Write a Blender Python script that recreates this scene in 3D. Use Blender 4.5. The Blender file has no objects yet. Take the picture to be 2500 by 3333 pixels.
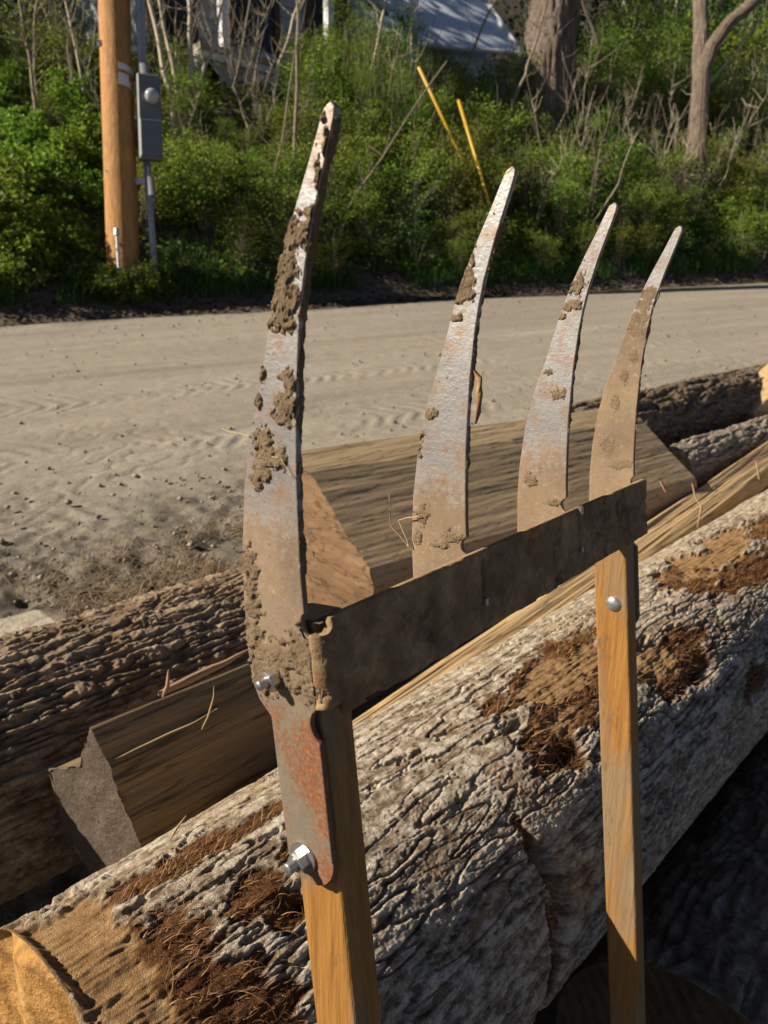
import bpy, math
import numpy as np
from mathutils import Vector

S = bpy.context.scene
COL = S.collection
rng = np.random.default_rng(7)

# ------------------------------------------------------------------ camera
PITCH = math.radians(15)
cam_d = bpy.data.cameras.new('camera')
cam = bpy.data.objects.new('camera', cam_d); COL.objects.link(cam)
cam.location = (0, 0, 0)
cam.rotation_euler = (math.radians(75), 0, 0)
cam_d.sensor_width = 36; cam_d.sensor_height = 36; cam_d.sensor_fit = 'AUTO'
cam_d.lens = 2400 / 3333 * 36
cam_d.clip_start = .05; cam_d.clip_end = 400
cam_d.dof.use_dof = True; cam_d.dof.focus_distance = .62; cam_d.dof.aperture_fstop = 12
S.camera = cam
# ------------------------------------------------------------------ light
SUN_AZ = math.atan2(-.98, -.2); SUN_EL = math.radians(33)
sv = Vector((math.sin(SUN_AZ) * math.cos(SUN_EL), math.cos(SUN_AZ) * math.cos(SUN_EL), math.sin(SUN_EL)))
W = bpy.data.worlds.new('World'); S.world = W; W.use_nodes = True
wn = W.node_tree
sky = wn.nodes.new('ShaderNodeTexSky'); sky.sky_type = 'NISHITA'; sky.sun_disc = False; sky.air_density = .4; sky.dust_density = .4; sky.ozone_density = .6
sky.sun_elevation = SUN_EL; sky.sun_rotation = SUN_AZ
bg = wn.nodes['Background']; bg.inputs[1].default_value = .05
wn.links.new(sky.outputs[0], bg.inputs[0])
ld = bpy.data.lights.new('sun', 'SUN'); ld.energy = 5.0; ld.angle = math.radians(.5); ld.color = (1, .885, .72)
lo = bpy.data.objects.new('sun', ld); COL.objects.link(lo); lo.rotation_euler = sv.to_track_quat('Z', 'Y').to_euler()
S.view_settings.view_transform = 'Standard'; S.view_settings.look = 'None'
S.view_settings.exposure = 0.84; S.view_settings.gamma = 1
S.cycles.max_bounces = 6; S.cycles.transparent_max_bounces = 4

# ------------------------------------------------------------------ maths helpers
F = 2400.; CP, SP = math.cos(PITCH), math.sin(PITCH)
def ray(px, py):                       # direction through a photo pixel (forward depth 1)
    x = (px - 1250) / F; v = (1666.5 - py) / F
    return np.array([x, CP + v * SP, v * CP - SP])
_perm = np.random.default_rng(3).permutation(256); _perm = np.concatenate([_perm, _perm, _perm])
_g = np.array([[1,1,0],[-1,1,0],[1,-1,0],[-1,-1,0],[1,0,1],[-1,0,1],[1,0,-1],[-1,0,-1],[0,1,1],[0,-1,1],[0,1,-1],[0,-1,-1],[1,1,0],[-1,1,0],[0,-1,1],[0,-1,-1]], float)
def pn(x, y, z, seed=0):
    x = np.asarray(x, float) + seed * 17.31; y = np.asarray(y, float) + seed * 5.7; z = np.asarray(z, float) + seed * 9.13
    x, y, z = np.broadcast_arrays(x, y, z)
    xi = np.floor(x).astype(int); yi = np.floor(y).astype(int); zi = np.floor(z).astype(int)
    xf, yf, zf = x - xi, y - yi, z - zi
    fade = lambda t: t * t * t * (t * (t * 6 - 15) + 10)
    u, v, w = fade(xf), fade(yf), fade(zf)
    X, Y, Z = xi & 255, yi & 255, zi & 255
    out = 0
    for i in (0, 1):
        for j in (0, 1):
            for k in (0, 1):
                h = _perm[_perm[_perm[(X + i) & 255] + ((Y + j) & 255)] + ((Z + k) & 255)] & 15
                g = _g[h]
                d = g[..., 0] * (xf - i) + g[..., 1] * (yf - j) + g[..., 2] * (zf - k)
                out = out + d * (u if i else 1 - u) * (v if j else 1 - v) * (w if k else 1 - w)
    return out
def fbm(x, y, z, o=4, seed=0, gain=.5):
    s = 0; a = 1; f = 1
    for i in range(o):
        s = s + a * pn(x * f, y * f, z * f, seed + i); a *= gain; f *= 2.03
    return s
def sst(a, b, x):
    t = np.clip((x - a) / (b - a), 0, 1); return t * t * (3 - 2 * t)
# pile axes: logs lie along UA, NA points away from the photographer
UA = np.array([.68, .7332, 0]); NA = np.array([-.7332, .68, 0]); ZA = np.array([0, 0, 1.])
def unz(u, n, z): return np.multiply.outer(u, UA) + np.multiply.outer(n, NA) + np.multiply.outer(z, ZA)
# road axes
RA = np.array([.868, .496]); RB = np.array([-.496, .868])

def ground_z(x, y):
    x = np.asarray(x, float); y = np.asarray(y, float)
    b = x * RB[0] + y * RB[1]; n = x * NA[0] + y * NA[1]
    z = -.9 + .11 * np.minimum(y, 22)
    bk = np.clip(b - 8.45, 0, None)
    z = z + .64 * np.minimum(bk, 4.6) + .12 * np.clip(bk - 4.6, 0, 14) + 1.1 * np.clip(bk - 18, 0, 16)
    z = z + sst(0, 1.5, bk) * (.18 * fbm(x * .5, y * .5, 0, 3, 40))
    z = z - .75 * sst(1.62, 1.02, n)          # hollow under the log pile
    return z
def hit(px, py):
    d = ray(px, py); t = 1.5
    while t < 60:
        p = d * t
        if p[2] < ground_z(p[0], p[1]): break
        t += .05
    return d * t, t

# ------------------------------------------------------------------ mesh helpers
def mesh_np(name, V, Fs, smooth=True, attrs=None, mats=(), mat_idx=None):
    V = np.asarray(V, float).reshape(-1, 3); m = bpy.data.meshes.new(name)
    groups = Fs if isinstance(Fs, list) else [Fs]
    groups = [np.asarray(g, np.int32) for g in groups if len(g)]
    loops = np.concatenate([g.ravel() for g in groups]); sizes = np.concatenate([np.full(len(g), g.shape[1], np.int32) for g in groups])
    m.vertices.add(len(V)); m.vertices.foreach_set('co', V.ravel().astype(np.float32))
    m.loops.add(len(loops)); m.loops.foreach_set('vertex_index', loops.astype(np.int32))
    m.polygons.add(len(sizes)); st = np.concatenate([[0], np.cumsum(sizes)[:-1]]).astype(np.int32)
    m.polygons.foreach_set('loop_start', st); m.polygons.foreach_set('loop_total', sizes)
    m.polygons.foreach_set('use_smooth', np.full(len(sizes), bool(smooth)))
    for k, v in (attrs or {}).items():
        a = m.attributes.new(k, 'FLOAT', 'POINT'); a.data.foreach_set('value', np.asarray(v, np.float32).ravel())
    for x in mats: m.materials.append(x)
    if mat_idx is not None: m.polygons.foreach_set('material_index', np.asarray(mat_idx, np.int32))
    m.update(calc_edges=True); m.validate(); return m
def grid_faces(nu, nv, closed=False, off=0):
    i = np.arange(nu - 1)[:, None]; j = np.arange(nv if closed else nv - 1)[None, :]
    j2 = (j + 1) % nv
    a = i * nv + j; b = i * nv + j2; c = (i + 1) * nv + j2; d = (i + 1) * nv + j
    return np.stack([a, b, c, d], -1).reshape(-1, 4) + off
class MB:                                # collects simple solids into one mesh
    def __init__(s): s.V = []; s.F4 = []; s.F3 = []; s.n = 0
    def add(s, V, F4=None, F3=None):
        V = np.asarray(V, float).reshape(-1, 3)
        if F4 is not None and len(F4): s.F4.append(np.asarray(F4) + s.n)
        if F3 is not None and len(F3): s.F3.append(np.asarray(F3) + s.n)
        s.V.append(V); s.n += len(V)
    def box(s, c, e0, e1, e2):           # centre and three half-edge vectors
        c, e0, e1, e2 = map(lambda q: np.asarray(q, float), (c, e0, e1, e2))
        P = [c + a * e0 + b * e1 + d * e2 for a in (-1, 1) for b in (-1, 1) for d in (-1, 1)]
        s.add(P, [(0,1,3,2),(4,6,7,5),(0,4,5,1),(2,3,7,6),(0,2,6,4),(1,5,7,3)])
    def tube(s, P, r, k=8, cap=True):
        P = np.asarray(P, float); r = np.broadcast_to(np.asarray(r, float), (len(P),))
        T = np.gradient(P, axis=0); T /= np.linalg.norm(T, axis=1)[:, None] + 1e-12
        ref = np.array([0, 0, 1.]) if abs(T[0, 2]) < .9 else np.array([1., 0, 0])
        A = np.cross(T, ref); A /= np.linalg.norm(A, axis=1)[:, None] + 1e-12; B = np.cross(T, A)
        th = np.linspace(0, 2 * np.pi, k, endpoint=False)
        V = P[:, None] + r[:, None, None] * (A[:, None] * np.cos(th)[None, :, None] + B[:, None] * np.sin(th)[None, :, None])
        f = grid_faces(len(P), k, True); V = V.reshape(-1, 3); F3 = []
        if cap:
            for e, q in ((0, P[0]), (len(P) - 1, P[-1])):
                ci = len(V); V = np.vstack([V, q])
                for j in range(k): F3.append((ci, e * k + j, e * k + (j + 1) % k))
        s.add(V, f, F3)
    def mesh(s, name, mat, smooth=False):
        return mesh_np(name, np.vstack(s.V), [x for x in (np.vstack(s.F4) if s.F4 else [], np.vstack(s.F3) if s.F3 else []) if len(x)], smooth, mats=(mat,))
def tag(o, label=None, cat=None, group=None, kind=None):
    if label: o['label'] = label
    if cat: o['category'] = cat
    if group: o['group'] = group
    if kind: o['kind'] = kind
    return o
def thing(name, label, cat, loc=(0, 0, 0), group=None):
    o = bpy.data.objects.new(name, None); COL.objects.link(o); o.location = loc; o.empty_display_size = .1
    return tag(o, label, cat, group)
def obj(name, mesh, parent=None, label=None):
    o = bpy.data.objects.new(name, mesh); COL.objects.link(o)
    if parent is not None:
        o.parent = parent
        L = np.zeros(3); p = parent
        while p is not None: L += np.array(p.location); p = p.parent
        v = np.empty(len(mesh.vertices) * 3, np.float32); mesh.vertices.foreach_get('co', v)
        v = (v.reshape(-1, 3) - L.astype(np.float32)); mesh.vertices.foreach_set('co', v.ravel()); mesh.update()
    if label: o['label'] = label
    return o
def copy_tree(src, loc, rz=0, sc=(1, 1, 1), label=None):
    r = src.copy(); COL.objects.link(r); r.location = loc; r.rotation_euler = (0, 0, rz); r.scale = sc
    if label: r['label'] = label
    for ch in list(src.children):
        c = ch.copy(); COL.objects.link(c); c.parent = r
    return r

# ------------------------------------------------------------------ material helpers
class Mat:
    def __init__(s, name, rough=.8, metal=0., spec=.3):
        s.m = bpy.data.materials.new(name); s.m.use_nodes = True; s.t = s.m.node_tree
        s.b = s.t.nodes['Principled BSDF']; s.b.inputs['Roughness'].default_value = rough
        s.b.inputs['Metallic'].default_value = metal; s.b.inputs['Specular IOR Level'].default_value = spec
        s.tc = s.t.nodes.new('ShaderNodeTexCoord')
    def link(s, a, b): s.t.links.new(a, b)
    def vec(s, sc=(1, 1, 1), rot=(0, 0, 0), src='Object'):
        n = s.t.nodes.new('ShaderNodeMapping'); n.inputs['Scale'].default_value = sc; n.inputs['Rotation'].default_value = rot
        s.link(s.tc.outputs[src], n.inputs[0]); return n.outputs[0]
    def noise(s, vec, scale, detail=4, rough=.6, dist=0.):
        n = s.t.nodes.new('ShaderNodeTexNoise'); n.inputs['Scale'].default_value = scale; n.inputs['Detail'].default_value = detail
        n.inputs['Roughness'].default_value = rough; n.inputs['Distortion'].default_value = dist; s.link(vec, n.inputs['Vector']); return n.outputs['Fac']
    def attr(s, name):
        n = s.t.nodes.new('ShaderNodeAttribute'); n.attribute_name = name; return n.outputs['Fac']
    def ramp(s, fac, stops):
        n = s.t.nodes.new('ShaderNodeValToRGB'); e = n.color_ramp.elements
        while len(e) < len(stops): e.new(.5)
        for k, (p, c) in enumerate(stops):
            e[k].position = p; c = (c, c, c) if not isinstance(c, tuple) else c; e[k].color = (*c, 1)
        s.link(fac, n.inputs[0]); return n.outputs[0]
    def mix(s, fac, a, b, mode='MIX'):
        n = s.t.nodes.new('ShaderNodeMix'); n.data_type = 'RGBA'; n.blend_type = mode
        for v, k in ((fac, 0), (a, 6), (b, 7)):
            if hasattr(v, 'links'): s.link(v, n.inputs[k])
            elif isinstance(v, tuple): n.inputs[k].default_value = (*v, 1)
            else: n.inputs[k].default_value = v
        return n.outputs[2]
    def math(s, op, a, b=0.):
        n = s.t.nodes.new('ShaderNodeMath'); n.operation = op
        for v, k in ((a, 0), (b, 1)):
            if hasattr(v, 'links'): s.link(v, n.inputs[k])
            else: n.inputs[k].default_value = v
        return n.outputs[0]
    def color(s, c):
        if hasattr(c, 'links'): s.link(c, s.b.inputs['Base Color'])
        else: s.b.inputs['Base Color'].default_value = (*c, 1)
        return s
    def bump(s, h, dist, strength=1.):
        n = s.t.nodes.new('ShaderNodeBump'); n.inputs['Strength'].default_value = strength; n.inputs['Distance'].default_value = dist
        s.link(h, n.inputs['Height']); s.link(n.outputs[0], s.b.inputs['Normal']); return s
    def rough(s, r): s.link(r, s.b.inputs['Roughness']); return s
UROT = (0, 0, -math.atan2(.7332, .68))       # turns object X onto the pile axis
def wood_mat(name, stops, scale=9, bumpd=.004, rot=UROT, stretch=(.06, 1, 1), rough=.75, fine=60):
    M = Mat(name, rough)
    # mapping rotates the coordinates so that x runs along the grain
    n0 = M.t.nodes.new('ShaderNodeVectorRotate'); n0.rotation_type = 'Z_AXIS'; n0.inputs['Angle'].default_value = rot[2]
    M.link(M.tc.outputs['Object'], n0.inputs['Vector'])
    mp = M.t.nodes.new('ShaderNodeMapping'); mp.inputs['Scale'].default_value = stretch; M.link(n0.outputs[0], mp.inputs[0])
    a = M.noise(mp.outputs[0], scale, 5, .65, .4); b = M.noise(mp.outputs[0], fine, 4, .7)
    c = M.ramp(M.mix(.45, a, b), stops)
    ck = M.ramp(M.math('ABSOLUTE', M.math('SUBTRACT', M.noise(mp.outputs[0], scale * 2.2, 3, .6, .2), .5)), [(0., .8), (.02, 0.)])
    c = M.mix(ck, c, tuple(x * .45 for x in stops[0][1]))
    M.color(c); M.bump(M.mix(.5, a, b), bumpd); return M.m

def leaf_mat(name, c0, c1, c2, trans=.5):
    M = Mat(name, .55, 0, .25)
    g = M.t.nodes.new('ShaderNodeNewGeometry'); oi = M.t.nodes.new('ShaderNodeObjectInfo')
    c = M.ramp(g.outputs['Random Per Island'], [(0, c0), (.55, c1), (1, c2)])
    hsv = M.t.nodes.new('ShaderNodeHueSaturation'); M.link(c, hsv.inputs['Color'])
    M.link(M.math('ADD', M.math('MULTIPLY', oi.outputs['Random'], .5), .75), hsv.inputs['Value'])
    M.link(M.math('ADD', M.math('MULTIPLY', oi.outputs['Random'], .05), .475), hsv.inputs['Hue'])
    M.color(hsv.outputs[0])
    tr = M.t.nodes.new('ShaderNodeBsdfTranslucent'); M.link(hsv.outputs[0], tr.inputs[0])
    mx = M.t.nodes.new('ShaderNodeMixShader'); mx.inputs[0].default_value = trans
    M.link(M.b.outputs[0], mx.inputs[1]); M.link(tr.outputs[0], mx.inputs[2])
    M.link(mx.outputs[0], M.t.nodes['Material Output'].inputs[0]); return M.m
def plain(name, c, rough=.6, metal=0., var=.25, scale=30, bump=0.):
    M = Mat(name, rough, metal); n = M.noise(M.vec(), scale, 5, .65)
    M.color(M.ramp(n, [(.25, tuple(x * (1 - var) for x in c)), (.75, tuple(min(1, x * (1 + var)) for x in c))]))
    if bump: M.bump(n, bump)
    return M.m

# ================================================================== SETTING
def ground_material():
    M = Mat('soil', .95, 0, .1)
    v = M.vec()
    n1 = M.noise(v, 1.3, 5); n2 = M.noise(v, 28, 6, .7)
    c = M.ramp(n1, [(.3, (.052, .043, .034)), (.7, (.105, .088, .068))])
    c = M.mix(M.ramp(n2, [(.35, 0.), (.75, 1.)]), c, (.15, .128, .1))
    M.color(c); M.bump(n2, .03); return M.m
def road_material():
    M = Mat('dirt_road', .95, 0, .1)
    v = M.vec()
    rot = M.t.nodes.new('ShaderNodeVectorRotate'); rot.rotation_type = 'Z_AXIS'; rot.inputs['Angle'].default_value = -math.atan2(RA[1], RA[0])
    M.link(M.tc.outputs['Object'], rot.inputs['Vector'])
    mp = M.t.nodes.new('ShaderNodeMapping'); mp.inputs['Scale'].default_value = (.12, 1, 1); M.link(rot.outputs[0], mp.inputs[0])
    streak = M.noise(mp.outputs[0], 2.2, 6, .62); big = M.noise(v, .9, 5, .6); fine = M.noise(v, 60, 6, .75); sm = M.noise(v, 14, 5, .7)
    c = M.ramp(streak, [(.3, (.215, .190, .152)), (.5, (.278, .25, .202)), (.72, (.34, .31, .258))])
    c = M.mix(M.ramp(big, [(.42, 0.), (.68, .75)]), c, (.255, .23, .19)); c = M.mix(M.ramp(M.noise(v, 130, 3, .6), [(.64, 0.), (.70, .6)]), c, (.42, .385, .32))
    c = M.mix(M.ramp(fine, [(.35, .5), (.6, 0.)]), c, (.155, .13, .10))
    g = M.mix(M.ramp(sm, [(.4, 0.), (.6, 1.)]), (.055, .048, .04), (.165, .145, .117))
    c = M.mix(M.attr('gravel'), c, g)
    M.color(c); M.bump(M.mix(.5, fine, sm), .008); return M.m

def make_ground():
    xs = np.concatenate([np.linspace(-40, -8, 30)[:-1], np.arange(-8, 14, .14), np.linspace(14, 60, 40)])
    ys = np.concatenate([np.linspace(-20, -1, 12)[:-1], np.arange(-1, 3, .09), np.arange(3, 24, .16), np.linspace(24, 75, 40)])
    X, Y = np.meshgrid(xs, ys, indexing='ij')
    Z = ground_z(X, Y)
    b = X * RB[0] + Y * RB[1]
    Z = Z - .05 * ((b > 1.5) & (b < 8.3)) + .012 * fbm(X * 6, Y * 6, 0, 3, 5)
    tag(obj('ground', mesh_np('ground', np.stack([X, Y, Z], -1), grid_faces(len(xs), len(ys)), mats=(ground_material(),))), kind='structure')
def make_road():
    a = np.concatenate([np.linspace(-30, -4.2, 30)[:-1], np.arange(-4.2, 4.5, .012), 4.5 + np.cumsum(.012 * 1.012 ** np.arange(300))])
    bb = np.concatenate([np.arange(1.1, 3.9, .011), np.arange(3.9, 8.46, .022)])
    A, B = np.meshgrid(a, bb, indexing='ij')
    edge = 8.28 + .12 * pn(A * .8, 0, 3.3, 2) + .05 * pn(A * 3, 0, 1, 5)
    X = A * RA[0] + B * RB[0]; Y = A * RA[1] + B * RB[1]
    Z = ground_z(X, Y)
    h = .02 * fbm(A * .25, B * 2.2, 0, 4, 11) + .0035 * fbm(A * 9, B * 9, 0, 4, 12)
    for bc, w, d, sd in ((2.55, .26, .030, 1), (3.25, .25, .02, 2), (4.35, .3, .018, 3), (5.6, .5, .022, 4), (7.2, .6, .025, 5)):
        bc2 = bc + .15 * pn(A * .3, 0, sd, 6)
        prof = np.exp(-((B - bc2) / w) ** 2)
        h = h - .7 * d * prof
        if sd < 4:
            side = np.sign(B - bc2)
            lug = np.tanh(3 * np.sin(2 * np.pi * (A / .105 + .5 * pn(A * 2.5, B * 2.5, sd, 29) + side * (B - bc2) / .16 + .08 * side)))
            m = sst(-.25, .35, fbm(A * 1.1, B * 1.1, sd, 3, 20)) * np.exp(-((B - bc2) / (w * .75)) ** 4)
            h = h + .0048 * lug * m * (.4 + .6 * sst(-.2, .3, fbm(A * 5, B * 5, sd, 3, 26)))
    # boot and lug prints scattered on the near side
    pr = np.abs(pn(A * 9, B * 7, 0, 31)); near = sst(4.6, 2.4, B)
    h = h - .008 * sst(.16, .0, pr) * near * sst(-.1, .4, fbm(A * 1.5, B * 1.5, 0, 2, 33))
    gr = np.clip(sst(3.1, 1.95, B + .12 * A + .5 * fbm(A * 1.6, B * 1.6, 0, 3, 22)) , 0, 1)
    h = h + gr * (.024 * fbm(A * 12, B * 12, 0, 4, 24) )
    far = sst(8.0, 8.35, B - edge + 8.3)
    Z = Z + h + .004 - .09 * far
    g2 = np.maximum(gr, sst(7.75, 8.2, B + .25 * fbm(A * 2, B * 2, 0, 3, 27)) * .9)
    tag(obj('road', mesh_np('road', np.stack([X, Y, Z], -1), grid_faces(len(a), len(bb)), attrs={'gravel': g2}, mats=(road_material(),))), kind='structure')

def scatter_blades(name, label, pts, hmin, hmax, w, mat, lean=.5, seg=3, flat=0.):
    V = []; N = len(pts)
    az = rng.uniform(0, 2 * np.pi, N); h = rng.uniform(hmin, hmax, N); ln = rng.uniform(.1, 1, N) * lean
    d = np.stack([np.cos(az), np.sin(az), np.zeros(N)], 1); s = np.stack([-np.sin(az), np.cos(az), np.zeros(N)], 1)
    rows = []
    for k in range(seg + 1):
        t = k / seg
        c = pts + d * (h * ln * t ** 1.6)[:, None] + np.array([0, 0, 1]) * (h * t * (1 - flat) * (1 - .35 * ln * t))[:, None]
        ww = w * (1 - t * .95)
        rows += [c - s * ww, c + s * ww]
    V = np.stack(rows, 1)
    f = np.array([[2 * k, 2 * k + 1, 2 * k + 3, 2 * k + 2] for k in range(seg)])
    Fs = (f[None] + (np.arange(N) * (2 * seg + 2))[:, None, None]).reshape(-1, 4)
    return tag(obj(name, mesh_np(name, V.reshape(-1, 3), Fs, mats=(mat,))), label, None, None, 'stuff')

def leaves(C, Nrm, size, aspect=.55, fold=.2):      # 4-vertex leaves; C centres, Nrm rough normals
    N = len(C); t = rng.normal(size=(N, 3)); Nrm = Nrm / (np.linalg.norm(Nrm, axis=1)[:, None] + 1e-9)
    t -= (t * Nrm).sum(1)[:, None] * Nrm; t /= np.linalg.norm(t, axis=1)[:, None]; s = np.cross(Nrm, t)
    L = (size * rng.uniform(.6, 1.25, N))[:, None]; w = L * aspect * .5
    up = Nrm * L * fold
    V = np.stack([C - t * L * .5, C + s * w + up * .5, C + t * L * .5 - up * .3, C - s * w + up * .5], 1).reshape(-1, 3)
    Fc = np.arange(N * 4).reshape(-1, 4)
    return V, Fc
def leaf_cloud(n_cl, per, blobs, leaf, spread, aspect=.55, updir=.8):
    cs = []
    for (c, r, wgt) in blobs:
        k = int(n_cl * wgt); d = rng.normal(size=(k, 3)); d /= np.linalg.norm(d, axis=1)[:, None]
        rad = rng.uniform(.25, 1, k) ** .55
        cs.append(np.array(c) + d * rad[:, None] * np.array(r))
    cs = np.vstack(cs); q0 = rng.uniform(0, 50); g = fbm(cs[:, 0] * 2.6 + q0, cs[:, 1] * 2.6, cs[:, 2] * 2.6, 2, 71); cs = cs[g > -.16]
    cs = cs + .22 * np.stack([pn(cs[:, 0] * 3 + q0 + i * 9, cs[:, 1] * 3, cs[:, 2] * 3) for i in range(3)], 1)
    P = np.repeat(cs, per, 0) + rng.normal(size=(len(cs) * per, 3)) * spread * np.array([1, 1, .55])
    nr = rng.normal(size=P.shape) * .6 + np.array([0, 0, updir])
    V, Fc = leaves(P, nr, np.full(len(P), leaf), aspect)
    return V, Fc, cs

L_BRIGHT = leaf_mat('bright_leaf', (.075, .155, .017), (.15, .26, .028), (.28, .36, .05))
L_OLIVE = leaf_mat('olive_leaf', (.085, .14, .018), (.17, .25, .032), (.33, .39, .062))
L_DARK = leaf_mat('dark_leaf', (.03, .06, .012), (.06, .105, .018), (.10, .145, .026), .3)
L_SPRING = leaf_mat('spring_leaf', (.11, .17, .022), (.19, .27, .036), (.30, .36, .06), .45)
L_GRASS = leaf_mat('grass_blade', (.03, .075, .012), (.055, .12, .02), (.10, .16, .03))
L_DRY = leaf_mat('dry_blade', (.16, .105, .055), (.25, .18, .10), (.33, .25, .15), .1)
STEM = plain('grey_stem', (.20, .165, .12), .85, 0, .35, 25)
STEM_PALE = plain('pale_stem', (.40, .34, .25), .8, 0, .3, 30)
STEM_DARK = plain('dark_stem', (.085, .065, .05), .9, 0, .3, 30)

def wiggle(P, n, amp):
    P = np.asarray(P, float); t = np.linspace(0, len(P) - 1, n); i = np.clip(t.astype(int), 0, len(P) - 2); f = (t - i)[:, None]
    f = f * f * (3 - 2 * f) * .35 + f * .65
    Q = P[i] * (1 - f) + P[i + 1] * f; s = rng.uniform(0, 99)
    L = np.linalg.norm(P[-1] - P[0])
    for k in range(3): Q[:, k] += amp * L * pn(np.linspace(0, 5, n) + s, k * 3.1, .5)
    return Q

def make_shrub(name, label, cat, blobs, n_cl, per, leaf, spread, mat, stems, smat, group, aspect=.55):
    root = thing(name, label, cat, (0, 0, 0), group)
    V, Fc, cs = leaf_cloud(n_cl, per, blobs, leaf, spread, aspect)
    obj('foliage', mesh_np('foliage', V, Fc, mats=(mat,)), root)
    mb = MB()
    idx = rng.choice(len(cs), min(stems, len(cs)), replace=False)
    for k in idx:
        tip = cs[k] * (1.0 + .22 * (rng.uniform() < .18)); b0 = np.array([rng.normal() * .07, rng.normal() * .07, -.15])
        mid = b0 * .5 + tip * .5 + np.array([0, 0, .12]) * np.linalg.norm(tip)
        mb.tube(wiggle([b0, mid, tip], 7, .05), np.linspace(.011, .0032, 7), 5, False)
    obj('stem', mb.mesh('stem', smat, True), root)
    return root

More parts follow.
